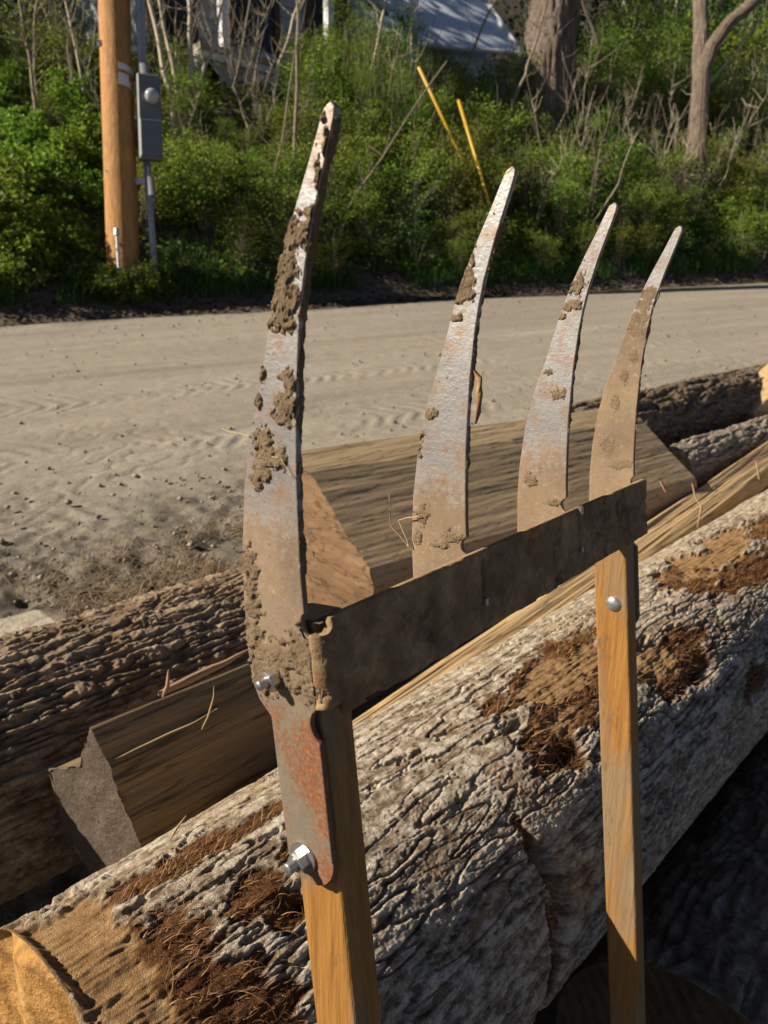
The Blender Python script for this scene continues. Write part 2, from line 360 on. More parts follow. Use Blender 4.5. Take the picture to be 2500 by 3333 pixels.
def make_vegetation():
    protos = [
        make_shrub('broadleaf_shrub', 'bright green broad-leaved bush on the bank beside the road', 'shrub',
                   [((0, 0, .45), (.55, .55, .45), .5), ((.35, .1, .35), (.4, .4, .35), .25), ((-.3, -.15, .3), (.42, .4, .33), .25)], 190, 16, .075, .07, L_BRIGHT, 14, STEM, 'bright leafy bushes on the bank', .7),
        make_shrub('thicket_shrub', 'olive green small-leaved bush in the tangle on the bank', 'shrub',
                   [((0, 0, .6), (.5, .5, .6), .45), ((.3, .2, .85), (.35, .35, .4), .25), ((-.25, .1, .4), (.45, .45, .4), .3)], 240, 18, .046, .075, L_OLIVE, 40, STEM, 'olive bushes on the bank', .6),
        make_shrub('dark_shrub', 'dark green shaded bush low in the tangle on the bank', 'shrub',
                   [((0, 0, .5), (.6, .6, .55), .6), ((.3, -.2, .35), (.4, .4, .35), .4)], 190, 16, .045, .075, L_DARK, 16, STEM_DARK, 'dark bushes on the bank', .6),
        make_shrub('tall_shrub', 'tall feathery green bush standing near the house on the bank', 'shrub',
                   [((0, 0, 1.0), (.55, .55, .9), .5), ((.2, .1, 1.9), (.4, .4, .65), .25), ((-.3, .1, 1.3), (.4, .4, .6), .25)], 330, 18, .045, .085, L_BRIGHT, 26, STEM_PALE, 'tall feathery bushes near the house', .45),
        make_shrub('evergreen', 'dark evergreen standing in the shade at the edge of the wood by the house', 'evergreen',
                   [((0, 0, .9), (.8, .8, .9), .45), ((0, .1, 1.9), (.6, .6, .8), .35), ((.05, 0, 2.8), (.35, .35, .6), .2)], 420, 16, .055, .10, L_DARK, 20, STEM_DARK, 'dark evergreens at the edge of the wood', .5),
    ]
    placed = []
    def ok(x, y, d):
        for (a, b) in placed:
            if (a - x) ** 2 + (b - y) ** 2 < d * d: return False
        return True
    used = [False] * 5
    def put(k, x, y, s):
        z = float(ground_z(x, y)) - .04; rz = rng.uniform(0, 6.28); sc = (s, s, s * rng.uniform(.85, 1.2))
        if not used[k]:
            used[k] = True; o = protos[k]; o.location = (x, y, z); o.rotation_euler = (0, 0, rz); o.scale = sc
        else: copy_tree(protos[k], (x, y, z), rz, sc)
        placed.append((x, y))
    cnt = 0
    for _ in range(9000):
        a = rng.uniform(-6, 22); b = rng.uniform(8.85, 14.2)
        x, y = a * RA + b * RB
        fw = y * CP - float(ground_z(x, y)) * SP
        px = 1250 + F * x / fw
        if px < -350 or px > 2800: continue
        up = y * SP + float(ground_z(x, y)) * CP; py = 1666 - F * up / fw
        if py < -500: continue
        low = 230 < px < 640 and y < 9.6
        if low and b > 8.95: continue
        d = .30 if low else (.46 if b < 10.5 else .62)
        if 640 < px < 990 and b > 12.2: continue
        if not ok(x, y, d): continue
        q = rng.uniform()
        f = fbm(x * .55, y * .55, 0, 2, 61)
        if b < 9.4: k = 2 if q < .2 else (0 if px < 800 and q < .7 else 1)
        elif px < 800: k = 0 if q < .55 + f else (1 if q < .95 else 2)
        else: k = (1 if q < .72 else (0 if q < .90 + f * .3 else 2))
        s = rng.uniform(.62, 1.0) * (.8 if b < 9.5 else 1.1)
        if px < 900 and b > 10: s *= .75
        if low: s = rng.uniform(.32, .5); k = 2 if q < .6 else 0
        if 640 < px < 990 and b > 10.4: s = min(s, .38)
        put(k, x, y, s); cnt += 1
        if cnt > 330: break
    for (px, b, top, k) in ((1010, 11.6, 190, 3), (1090, 12.0, 70, 3), (1180, 12.3, 45, 3), (1270, 12.0, 70, 3), (1345, 12.5, 110, 3), (1420, 12.1, 190, 3), (1500, 12.6, 175, 3), (1570, 12.1, 230, 3), (1650, 12.4, 255, 3), (1700, 11.6, 330, 3),
                            (1210, 11.2, 230, 3), (1330, 11.0, 260, 3), (1120, 11.0, 290, 1), (1450, 11.2, 300, 3), (1900, 12.6, 200, 1), (1960, 12.9, 120, 3), (2060, 12.6, 150, 3), (2150, 12.9, 90, 3), (2230, 12.2, 230, 1), (2360, 12.6, 150, 3), (2450, 12.2, 160, 3), (2480, 13.2, 60, 3), (2100, 13.6, 30, 1), (1930, 14.5, -60, 3), (2030, 15.5, -120, 3), (2130, 15.0, -80, 3), (2220, 16, -150, 3), (2330, 14.6, -40, 3), (2430, 15.2, -120, 3), (2550, 14.2, -60, 3), (1700, 14.2, 120, 3), (1980, 13.4, 60, 1), (2180, 13.3, 120, 1), (2400, 13.6, 40, 1),
                            (1100, 12.9, 10, 3), (1220, 13.0, -10, 3), (1310, 13.0, 50, 3), (1000, 12.4, 120, 3), (1060, 12.3, 60, 3), (1390, 12.8, 130, 3), (1160, 11.5, 160, 3), (1290, 11.6, 170, 3),
                            (-120, 13.6, -60, 4), (-20, 14.2, -120, 4), (70, 13.2, 20, 4), (150, 14.4, -160, 4), (230, 13.4, -20, 4), (300, 14.6, -150, 4), (430, 13.4, 60, 4), (540, 13.8, 20, 4), (20, 15.5, -300, 4), (260, 15.8, -300, 4), (130, 12.6, 130, 4), (600, 14.8, -150, 4),
                            (325, 8.80, 815, 0), (360, 8.68, 840, 2), (395, 8.66, 850, 0), (430, 8.68, 835, 2), (465, 8.72, 820, 0), (500, 8.78, 810, 2), (345, 8.75, 830, 0), (60, 10.4, 420, 0), (150, 10.2, 430, 0), (250, 10.8, 390, 0), (600, 10.0, 470, 0), (700, 10.6, 430, 0), (800, 11.2, 400, 1), (880, 10.8, 420, 0), (960, 11.2, 330, 1), (1500, 12.2, 330, 0), (1800, 12.4, 280, 0), (2240, 12.0, 270, 1), (1730, 12.7, 190, 3), (1800, 13.0, 175, 3), (1870, 12.7, 200, 3), (2250, 12.8, 235, 3), (2310, 12.9, 215, 3), (1950, 12.4, 230, 3), (620, 13.0, 330, 3), (2300, 12.4, 250, 3), (2330, 11.8, 320, 0), (40, 11.5, 330, 0), (120, 11.2, 350, 0), (200, 11.8, 300, 1), (290, 11.6, 330, 0), (620, 10.6, 440, 0), (560, 11.0, 410, 0)):
        d = ray(px, 700); t = b / (d[0] * RB[0] + d[1] * RB[1]); x, y = d[0] * t, d[1] * t; z = float(ground_z(x, y))
        rt = ray(px, top); zt = rt[2] / math.hypot(rt[0], rt[1]) * math.hypot(x, y)
        put(k, x, y, max(.26, min(2.3, (zt - z) / (2.35, 2.35, 1, 2.35, 3.3)[k] if k > 2 else (zt - z) / 1.15)))
    print('shrubs', cnt)

def sapling(label, px_pts, w, mat, t=None, twigs=14, leafm=None, name='sapling', cat='young tree', group=None, nleaf=0, wt=.45):
    p0, tt = hit(*px_pts[0]); t = t or tt
    P = [ray(*q) * t for q in px_pts]
    r0 = w / F * t * .5
    g = np.array([P[0][0], P[0][1], float(ground_z(P[0][0], P[0][1])) - .1])
    ext = P[-1] + (P[-1] - P[-2]) / np.linalg.norm(P[-1] - P[-2]) * 1.5
    pts = ([g] if g[2] < P[0][2] - .1 else []) + P + [ext]
    root = thing(name, label, cat, tuple(g), group)
    n = 8 * len(pts); Q = wiggle(pts, n, .012); rad = np.linspace(r0, r0 * wt, n)
    mb = MB(); mb.tube(Q, rad, 8)
    tips = []
    for _ in range(twigs):
        k = rng.integers(n // 4, n - 1); d = rng.normal(size=3); d[2] = abs(d[2]) * .9 + .2; d /= np.linalg.norm(d)
        L = rng.uniform(.3, .95); m = Q[k] + d * L * .5 + rng.normal(size=3) * .05; e = Q[k] + d * L + np.array([0, 0, .12])
        mb.tube(wiggle([Q[k], m, e], 6, .05), np.linspace(max(.0035, rad[k] * .35), .0018, 6), 5, False); tips += [m, e, (m + e) / 2]
    obj('trunk', mb.mesh('trunk', mat, True), root)
    if leafm and tips:
        C = np.array(tips); k = max(1, nleaf // len(C)); Pp = np.repeat(C, k, 0) + rng.normal(size=(len(C) * k, 3)) * .09
        V, Fc = leaves(Pp, rng.normal(size=Pp.shape) * .6 + np.array([0, 0, .8]), np.full(len(Pp), .045), .5)
        obj('crown', mesh_np('crown', V, Fc, mats=(leafm,)), root)
    return root

def make_bare_stems():
    root = thing('bare_shrub', 'bare twiggy grey shrub with thin upright stems among the bushes', 'bare shrub', (0, 0, 0), 'bare twiggy shrubs on the bank')
    for q in range(7):
        mb = MB(); az = rng.uniform(0, 6.28); ln = rng.uniform(.1, .55); H = rng.uniform(1.3, 2.5); b0 = rng.normal(size=3) * .12; b0[2] = -.1
        tip = b0 + np.array([math.cos(az) * ln * H, math.sin(az) * ln * H, H]); Q = wiggle([b0, (b0 + tip) / 2 + rng.normal(size=3) * .1, tip], 16, .03)
        mb.tube(Q, np.linspace(.012, .0035, 16), 6)
        for _ in range(6):
            k = rng.integers(4, 15); dd = rng.normal(size=3); dd[2] = abs(dd[2]) + .4; dd /= np.linalg.norm(dd); L = rng.uniform(.2, .6)
            mb.tube(wiggle([Q[k], Q[k] + dd * L * .5, Q[k] + dd * L + [0, 0, .05]], 5, .06), np.linspace(.006, .0025, 5), 5, False)
        obj('stem', mb.mesh('stem', STEM_PALE if q % 2 else STEM, True), root)
    n = 0
    while n < 40:
        a = rng.uniform(-5, 20); b = rng.uniform(9.2, 13.8); x, y = a * RA + b * RB; fw = y * CP; px = 1250 + F * x / fw
        if px < -100 or px > 2600 or (260 < px < 560 and b < 10): continue
        loc = (x, y, float(ground_z(x, y))); sc = rng.uniform(.55, 1.0); n += 1
        if n == 1: root.location = loc; root.scale = (sc,) * 3
        else: copy_tree(root, loc, rng.uniform(0, 6.28), (sc,) * 3)

def make_saplings():
    z1 = lambda L: [(x * .7535, y * .7535) for x, y in L]
    z2 = lambda L: [(1250 + x * .7535, y * .7535) for x, y in L]
    sp = sapling
    for lab, pts, w, m, tw, lf, nl in (
        ('slim brown sapling leaning left, first of the bare clump right of the meter box', z1([(765, 560), (715, 330), (645, 0)]), 20, STEM_PALE, 8, None, 0),
        ('slim bare sapling bending left in the middle of the clump right of the meter box', z1([(790, 540), (745, 290), (690, 0)]), 16, STEM_PALE, 8, None, 0),
        ('straight upright bare sapling, thickest of the clump right of the meter box', z1([(820, 545), (822, 260), (815, 0)]), 22, STEM_PALE, 8, None, 0),
        ('bare sapling leaning right out of the clump right of the meter box', z1([(838, 500), (880, 300), (930, 170), (965, 0)]), 14, STEM_PALE, 9, None, 0),
        ('thin leafy sapling leaning left, leftmost on the bank', z1([(150, 650), (148, 460), (120, 230), (85, 0)]), 16, STEM, 14, L_OLIVE, 500),
        ('thin upright sapling beside the leftmost one, left of the pole', z1([(158, 560), (155, 300), (158, 0)]), 13, STEM, 12, L_SPRING, 420),
        ('pale zigzag sapling in front of the porch lattice', z1([(1200, 540), (1185, 380), (1215, 240), (1262, 100), (1300, 0)]), 15, STEM_PALE, 9, None, 0),
        ('straight grey sapling rising right of the porch lattice', z1([(1280, 880), (1278, 500), (1280, 200), (1275, 0)]), 13, STEM, 10, None, 0),
        ('thin sapling forking off right of the straight grey one', z1([(1290, 380), (1330, 270), (1365, 170), (1390, 0)]), 11, STEM_PALE, 8, None, 0),
        ('white mottled birch-like sapling leaning right behind the nearest tine tip', z1([(1530, 600), (1580, 420), (1620, 240), (1665, 40)]), 15, STEM_PALE, 10, L_SPRING, 150),
        ('thin grey sapling with a kink behind the clump on the bank', z1([(1070, 690), (1072, 560), (1040, 470), (1010, 380), (1050, 180)]), 11, STEM, 10, None, 0),
        ('short bare dead stub standing between the pole and the saplings on the left', z1([(375, 560), (372, 450), (366, 420)]), 14, STEM_PALE, 2, None, 0),
        ('bent pale sapling left of the two yellow guards', z2([(0, 640), (90, 470), (125, 270), (118, 100), (122, 0)]), 12, STEM_PALE, 10, None, 0),
        ('thin grey sapling right of the two yellow guards leaning right', z2([(295, 500), (340, 330), (400, 180), (480, 0)]), 11, STEM, 10, None, 0),
        ('upright thin sapling between the yellow guards', z2([(262, 480), (280, 300), (330, 190), (440, 40)]), 11, STEM, 10, L_SPRING, 120),
        ('dark crooked sapling right of the thick trunk', z2([(912, 540), (900, 420), (930, 230), (880, 60), (860, 0)]), 17, STEM_DARK, 12, None, 0),
        ('pale bent sapling right of the dark crooked one', z2([(985, 420), (1002, 300), (985, 250), (1010, 120)]), 10, STEM_PALE, 8, L_OLIVE, 200),
        ('pale sunlit sapling leaning right, left of the forked tree', z2([(1200, 440), (1240, 200), (1265, 0)]), 15, STEM_PALE, 12, L_SPRING, 300),
        ('long grey sapling leaning right in front of the thick trunk', z2([(465, 700), (540, 480), (610, 320), (645, 200)]), 13, STEM, 10, None, 0),
        ('thin twisted sapling below the forked tree', z2([(1290, 680), (1340, 520), (1400, 360), (1450, 300)]), 10, STEM_PALE, 10, L_OLIVE, 250),
        ('thin pale sapling leaning right between first and second tines', z1([(1450, 1080), (1500, 900), (1590, 760), (1659, 660)]), 10, STEM, 8, None, 0),
        ('thin bare sapling low on the bank behind the nearest tine', z1([(1185, 960), (1190, 760), (1215, 600)]), 10, STEM, 8, None, 0),
    ):
        sp(lab, pts, w, m, None, tw, lf, 'sapling', 'young tree', None, nl)

def bark_trunk_mat(name, c0, c1, c2):
    M = Mat(name, .9, 0, .15); v = M.vec((1, 1, .12))
    a = M.noise(v, 22, 6, .7, .6); b = M.noise(M.vec(), 3, 4)
    c = M.ramp(a, [(.3, c0), (.55, c1), (.75, c2)]); c = M.mix(M.ramp(b, [(.4, 0.), (.7, .5)]), c, tuple(x * .7 for x in c1))
    M.color(c); M.bump(M.mix(.4, a, M.noise(v, 70, 5, .7)), .09); return M.m
def big_tree(label, limbs, mat, crown=None, leafm=None, name='tree', leaf=.1, n=3000):
    p0 = limbs[0][0][0]; g = np.array([p0[0], p0[1], float(ground_z(p0[0], p0[1])) - .2])
    root = thing(name, label, 'tree', tuple(g)); mb = MB(); TH = 90
    for pts, r0, r1 in limbs:
        pts = list(pts)
        if pts is limbs[0][0]: pass
        n2 = 140; Q = wiggle(pts, n2, .008); rad = np.linspace(r0, r1, n2)
        T = np.gradient(Q, axis=0); T /= np.linalg.norm(T, axis=1)[:, None]; A = np.cross(T, [0, 1, 0.]); A /= np.linalg.norm(A, axis=1)[:, None]; B = np.cross(T, A)
        th = np.linspace(0, 2 * np.pi, TH, endpoint=False); zz = np.linspace(0, 1, n2)[:, None] * np.linalg.norm(Q[-1] - Q[0])
        rr = rad[:, None] * (1 + .12 * (1 - 2 * np.abs(pn(np.cos(th)[None] * 6, np.sin(th)[None] * 6, zz * .7, 70))) + .05 * fbm(np.cos(th)[None] * 9, np.sin(th)[None] * 9, zz * 3, 3, 73) + .06 * np.sin(th * 3 + zz * .5))
        V = Q[:, None] + rr[..., None] * (A[:, None] * np.cos(th)[None, :, None] + B[:, None] * np.sin(th)[None, :, None])
        mb.add(V.reshape(-1, 3), grid_faces(n2, TH, True))
    obj('trunk', mb.mesh('trunk', mat, True), root)
    if crown:
        V, Fc, cs = leaf_cloud(n // 14, 14, crown, leaf, .25, .55)
        obj('crown', mesh_np('crown', V, Fc, mats=(leafm,)), root)
    return root
def make_trees():
    t = 14.5; R = lambda x, y, tt=t: ray(x, y) * tt
    dn = np.array([0, 0, -2.])
    b1 = bark_trunk_mat('ridged_tree_bark', (.07, .052, .04), (.23, .18, .145), (.42, .35, .29))
    big_tree('thick straight grey-brown ridged trunk beside the white shed', [
        ([R(1775, 330) + dn, R(1772, 200), R(1790, 60), R(1800, -250), R(1800, -900)], .44, .36),
        ([R(1830, 320) + dn, R(1825, 150), R(1850, 0), R(1880, -300), R(1950, -800)], .24, .2)], b1,
        [((3.4, 16.5, 12.5), (3.5, 3, 2.6), 1)], L_SPRING, leaf=.11, n=2600)
    b2 = bark_trunk_mat('mottled_tree_bark', (.09, .068, .05), (.25, .20, .15), (.45, .385, .31))
    big_tree('forked pale-barked tree at the right end of the bank', [
        ([R(2272, 420, 13.5) + dn, R(2276, 250, 13.5), R(2278, 60, 13.5), R(2286, -150, 13.5), R(2300, -700, 13.5)], .135, .10),
        ([R(2288, 420, 13.4) + dn, R(2290, 240, 13.4), R(2312, 158, 13.4), R(2372, 80, 13.4), R(2462, 0, 13.4), R(2600, -190, 13.4)], .12, .09)], b2,
        [((7.5, 15.5, 9.5), (2.6, 2.2, 1.8), 1)], L_SPRING, leaf=.1, n=2200)
def make_woodland():
    N = 120000
    a = rng.uniform(-16, 40, N); b = rng.uniform(17.5, 26, N); x = a * RA[0] + b * RB[0]; y = a * RA[1] + b * RB[1]
    gz = ground_z(x, y); hgt = rng.uniform(0, 1, N) ** .8 * 11
    d = fbm(a * .45, b * .45, hgt * .45, 3, 80)
    pxx = 1250 + F * x / (y * CP - (gz + hgt) * SP); k = (d > -.12) & ~((pxx > 1330) & (pxx < 1720) & (b < 24))
    C = np.stack([x, y, gz + hgt], 1)[k]
    V, Fc = leaves(C, rng.normal(size=C.shape) + np.array([0, 0, .6]), np.full(len(C), .24), .6)
    mb = MB()
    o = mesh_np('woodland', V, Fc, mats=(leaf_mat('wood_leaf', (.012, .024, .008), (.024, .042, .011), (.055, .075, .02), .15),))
    tag(obj('woodland', o), 'dark wood filling the background behind the house', None, None, 'stuff')
    cols = ((-5.2, 18.2, .13), (-3.9, 19.5, .11), (-6.6, 17.8, .16), (-2.8, 20, .14), (-7.6, 19.3, .14), (-4.6, 21, .17), (7, 25, .15), (9.5, 24, .18), (11.5, 26, .15), (13.5, 25.5, .2))
    root = None
    for i, (x, y, r) in enumerate(cols):
        if root is None:
            root = thing('background_tree', 'dark slender trunk standing in the wood behind the house', 'tree', (x, y, float(ground_z(x, y))), 'trunks in the dark wood')
            mb = MB(); mb.tube(wiggle([(x, y, root.location.z - .3), (x + .1, y, root.location.z + 5), (x + .2, y, root.location.z + 11)], 14, .01), np.linspace(.15, .07, 14), 8)
            obj('trunk', mb.mesh('trunk', STEM_DARK, True), root)
        else: copy_tree(root, (x, y, float(ground_z(x, y))), rng.uniform(0, 6), (r / .15, r / .15, 1))

def make_grass():
    # grass and weeds along the foot of the bank
    N = 26000; a = rng.uniform(-7, 22, N); b = 8.62 + np.abs(rng.normal(size=N)) * .55
    x = a * RA[0] + b * RB[0]; y = a * RA[1] + b * RB[1]
    k = (fbm(x * 1.2, y * 1.2, 0, 2, 51) > -.15) & (b < 10.2); x, y = x[k], y[k]
    scatter_blades('grass', 'green grass at the foot of the bank', np.stack([x, y, ground_z(x, y) - .01], 1), .1, .34, .006, L_GRASS, .7)
    N = 70000; a = rng.uniform(-7, 22, N); b = rng.uniform(8.9, 14.5, N); x = a * RA[0] + b * RB[0]; y = a * RA[1] + b * RB[1]
    P = np.stack([x, y, ground_z(x, y) + rng.uniform(0, .12, N)], 1)
    V, Fc = leaves(P, rng.normal(size=P.shape) * .5 + np.array([0, 0, 1.]), np.full(N, .075), .7)
    tag(obj('ground_cover', mesh_np('ground_cover', V, Fc, mats=(L_OLIVE,))), 'low weeds covering the bank', None, None, 'stuff')
    N = 9000; a = rng.uniform(-7, 20, N); b = rng.uniform(8.25, 9.3, N); x = a * RA[0] + b * RB[0]; y = a * RA[1] + b * RB[1]
    P = np.stack([x, y, ground_z(x, y) + .01], 1)
    V, Fc = leaves(P, rng.normal(size=P.shape) * .4 + np.array([0, 0, 1.]), np.full(N, .07), .6)
    tag(obj('leaf_litter', mesh_np('leaf_litter', V, Fc, mats=(leaf_mat('dead_leaf', (.05, .035, .022), (.10, .07, .045), (.2, .15, .10), .0),))), 'dead leaves on the dark verge', None, None, 'stuff')
    # dead grass and bark crumbs beside the ridged log
    N = 5200; u = rng.uniform(.35, 1.6, N); n = 1.56 + np.abs(rng.normal(size=N)) * .23
    x = u * UA[0] + n * NA[0]; y = u * UA[1] + n * NA[1]
    k = fbm(x * 3, y * 3, 0, 2, 52) + .28 > np.abs(u - .95) * .55; x, y = x[k], y[k]
    scatter_blades('dead_grass', 'dry straw and bark crumbs on the ground beside the ridged log', np.stack([x, y, ground_z(x, y) + .012], 1), .02, .075, .0016, L_DRY, 1.6, 3, .6)
    # pebbles and clods
    N = 5500; a = rng.uniform(-3, 9, N); b = 1.5 + np.abs(rng.normal(size=N)) * .9 + (rng.uniform(size=N) < .25) * rng.uniform(0, 6, N)
    k = b < 8.2; a, b = a[k], b[k]; N = len(a)
    x = a * RA[0] + b * RB[0]; y = a * RA[1] + b * RB[1]; s = np.exp(rng.normal(size=N) * .5) * .0058; s = np.minimum(s, .02)
    oc = np.array([[1,0,0],[-1,0,0],[0,1,0],[0,-1,0],[0,0,1],[0,0,-1]], float)
    of = np.array([[0,2,4],[2,1,4],[1,3,4],[3,0,4],[2,0,5],[1,2,5],[3,1,5],[0,3,5]])
    V = oc[None] * (s[:, None, None] * rng.uniform(.6, 1.3, (N, 6, 1))) * np.array([1, 1, .7]); ang = rng.uniform(0, 6.28, N)
    ca, sa = np.cos(ang)[:, None], np.sin(ang)[:, None]
    V = np.stack([V[..., 0] * ca - V[..., 1] * sa, V[..., 0] * sa + V[..., 1] * ca, V[..., 2]], -1) + np.stack([x, y, ground_z(x, y) + .004], 1)[:, None]
    tag(obj('gravel', mesh_np('gravel', V.reshape(-1, 3), (of[None] + (np.arange(N) * 6)[:, None, None]).reshape(-1, 3), mats=(leaf_mat('pebble', (.16, .138, .108), (.25, .215, .17), (.36, .32, .26), .0),))), 'loose pebbles and clods on the dirt road', None, None, 'stuff')

# ------------------------------------------------------------------ pole, meter box, guards
def make_pole():
    t = 8.2; d1 = ray(400, 800) * t; d0 = ray(372, 0) * t
    ax = (d0 - d1) / np.linalg.norm(d0 - d1); zb = float(ground_z(d1[0], d1[1])) - .3
    base = d1 + ax * ((zb - d1[2]) / ax[2]); top = d1 + ax * 8
    root = thing('utility_pole', 'orange-brown wooden utility pole standing on the bank beside the road', 'utility pole', tuple(base))
    M = Mat('pole_wood', .7, 0, .2); v = M.vec((1, 1, .05)); a = M.noise(v, 30, 6, .72, .3); b = M.noise(M.vec((1, 1, .35)), 2.2, 4)
    c = M.ramp(a, [(.3, (.27, .125, .038)), (.55, (.42, .215, .072)), (.75, (.52, .31, .13))])
    c = M.mix(M.ramp(b, [(.4, 0.), (.7, .6)]), c, (.40, .19, .06)); ck = M.ramp(M.math('ABSOLUTE', M.math('SUBTRACT', M.noise(M.vec((1, 1, .02)), 22, 3, .6), .5)), [(0., .75), (.014, 0.)]); c = M.mix(ck, c, (.11, .06, .03)); c = M.mix(M.ramp(M.noise(M.vec((1, 1, .5)), 5, 6, .7), [(.54, 0.), (.66, .55)]), c, (.22, .12, .055))
    M.color(c); M.bump(a, .012)
    nn = 90; s = np.linspace(0, 1, nn)[:, None]; th = np.linspace(0, 2 * np.pi, 40, endpoint=False)[None]
    Q = base[None] + (top - base)[None] * s
    A = np.cross(ax, [0, 1, 0.]); A /= np.linalg.norm(A); B = np.cross(ax, A)
    rr = (.178 - .02 * s) * (1 + .012 * fbm(np.cos(th) * 3, np.sin(th) * 3, s * 3, 3, 90)) * np.ones_like(th)
    V = Q[:, None] + rr[..., None] * (A * np.cos(th)[..., None] + B * np.sin(th)[..., None])
    obj('pole', mesh_np('pole', V.reshape(-1, 3), grid_faces(nn, 40, True), mats=(M.m,)), root)
    steel = plain('galvanised', (.5, .5, .5), .5, .4, .2, 40); white = plain('label_white', (.62, .6, .55), .6, 0, .08, 40); red = plain('label_red', (.42, .10, .04), .6, 0, .2, 60)
    def patch(name, py0, py1, a0, a1, mat, off=.004, parent=root):  # label wrapped round the pole
        p0 = ray(380, py0) * t; p1 = ray(380, py1) * t; k = 9
        s0 = (p0 - base) @ ax; s1 = (p1 - base) @ ax; L = np.linalg.norm(top - base)
        an = np.radians(np.linspace(a0, a1, k)); Vv = []
        for o in (off, 0):
            for ss in (s0, s1):
                r = .178 - .02 * ss / L + o
                for q in an: Vv.append(base + ax * ss + r * (q_dir(q)))
        Vv = np.array(Vv); f = []
        for j in range(k - 1): f += [(j, j + 1, k + j + 1, k + j)]
        f += [(j, 2 * k + j, 2 * k + j + 1, j + 1) for j in range(k - 1)] + [(k + j, k + j + 1, 3 * k + j + 1, 3 * k + j) for j in range(k - 1)]
        f += [(0, k, 3 * k, 2 * k), (k - 1, 3 * k - 1, 4 * k - 1, 2 * k - 1)]
        return obj(name, mesh_np(name, Vv, np.array(f), False, mats=(mat,)), parent)
    fwd = -(base / np.linalg.norm(base)); fwd -= ax * (fwd @ ax); fwd /= np.linalg.norm(fwd); side = np.cross(ax, fwd)
    def q_dir(q): return fwd * math.cos(q) + side * math.sin(q)
    patch('label_plate', 230, 250, 6, 88, white)
    p = patch('warning_label', 262, 300, 6, 88, white)
    for (y0, y1, a0, a1) in ((264, 279, 45, 62), (283, 296, 55, 74), (264, 276, 66, 80)): patch('print', y0, y1, a0, a1, red, .0055, p)
    for (px, py, w) in ((326, 145, 16), (352, 565, 14)):
        c = ray(px, py) * (t - .10); mb = MB(); r = w / F * t * .5
        mb.tube([c + fwd * 0.0, c + fwd * .05], r, 10); obj('metal_tag', mb.mesh('metal_tag', steel), root)
    # ground rod clamp at the base
    c0 = ray(380, 760) * (t - .25); c1 = ray(382, 830) * (t - .25); mb = MB(); mb.tube([c0, c1 + np.array([0, 0, -.3])], .018, 8); mb.tube([c0 - ax * .02, c0 + ax * .05], .03, 8)
    obj('ground_clamp', mb.mesh('ground_clamp', steel), root)
    # meter box
    tb = t - .02
    bl = lambda px, py: ray(px, py) * tb
    ctr = bl(486, 385); mr = thing('meter_box', 'grey electric meter box with conduit mounted beside the wooden pole', 'meter box', tuple(ctr))
    gm = plain('box_grey', (.15, .16, .165), .55, .2, .12, 20); cm = plain('conduit_grey', (.30, .31, .33), .45, .4, .15, 20)
    X = np.array([.90, .38, 0]); X /= np.linalg.norm(X); Y = np.array([-X[1], X[0], 0]); Zb = ax
    hw, hd, hh = .125, .10, .47
    f0 = ctr - Y * hd
    mb = MB(); mb.box(ctr, X * hw, Y * hd, Zb * hh)
    box = obj('box', mb.mesh('box', gm), mr)
    bv = box.modifiers.new('bevel', 'BEVEL'); bv.width = .02; bv.segments = 3
    mb = MB(); mb.box(f0 - Y * .012 - Zb * .24, X * (hw - .012), Y * .011, Zb * .2); d = obj('door', mb.mesh('door', gm), mr); bv = d.modifiers.new('bevel', 'BEVEL'); bv.width = .006
    mb = MB(); mb.tube([f0 + X * .02 + Zb * .21, f0 + X * .02 + Zb * .21 - Y * .02], .10, 24); mb.tube([f0 + X * .02 + Zb * .21 - Y * .02, f0 + X * .02 + Zb * .21 - Y * .035], .085, 24); ring = obj('meter_ring', mb.mesh('meter_ring', gm, False), mr)
    gl = Mat('meter_glass', .08, 0, .6).color((.35, .37, .38)).m; mb = MB(); c = f0 + X * .02 + Zb * .21
    mb.tube([c - Y * .034, c - Y * .07, c - Y * .10, c - Y * .115, c - Y * .12], [.075, .075, .066, .04, .005], 20); obj('meter', mb.mesh('meter', gl, True), mr)
    mb = MB(); mb.tube([bl(500, 740) + Zb * -.7, bl(495, 760), bl(477, 525)], [.036] * 3, 14); mb.tube([bl(492, 640), bl(485, 580)], .047, 14)
    mb.tube([bl(466, 235) - Zb * .1, bl(462, 180), bl(452, -60), bl(449, -900)], .048, 14); mb.tube([bl(468, 255), bl(464, 215)], .062, 14)
    obj('conduit', mb.mesh('conduit', cm, True), mr)
    for py in (160, 590):
        mb = MB()
        e = bl(462 if py < 300 else 484, py); mb.box((e + ray(400, py) * t) / 2, (e - ray(400, py) * t) / 2, Y * .02, Zb * .03); obj('bracket', mb.mesh('bracket', steel), mr)

    # guy guards
    ym = plain('yellow_plastic', (.42, .26, .015), .45, 0, .1, 20)
    for lab, p0, p1, ta, tb2 in (('longer yellow guy wire guard, left of the pair leaning in the bushes', (1530, 573), (1362, 217), 11.3, 10.6),
                                ('right-hand yellow guy wire guard of the pair, lower end deep in the bushes', (1625, 770), (1492, 325), 11.1, 10.6)):
        A0 = ray(*p0) * ta; A1 = ray(*p1) * tb2; dd = (A1 - A0) / np.linalg.norm(A1 - A0)
        g = A0 - dd * .5; r = thing('guy_guard', lab, 'guy wire guard', tuple(g))
        mb = MB(); mb.tube([g, A0, A1], .024, 10); obj('sleeve', mb.mesh('sleeve', ym, True), r)

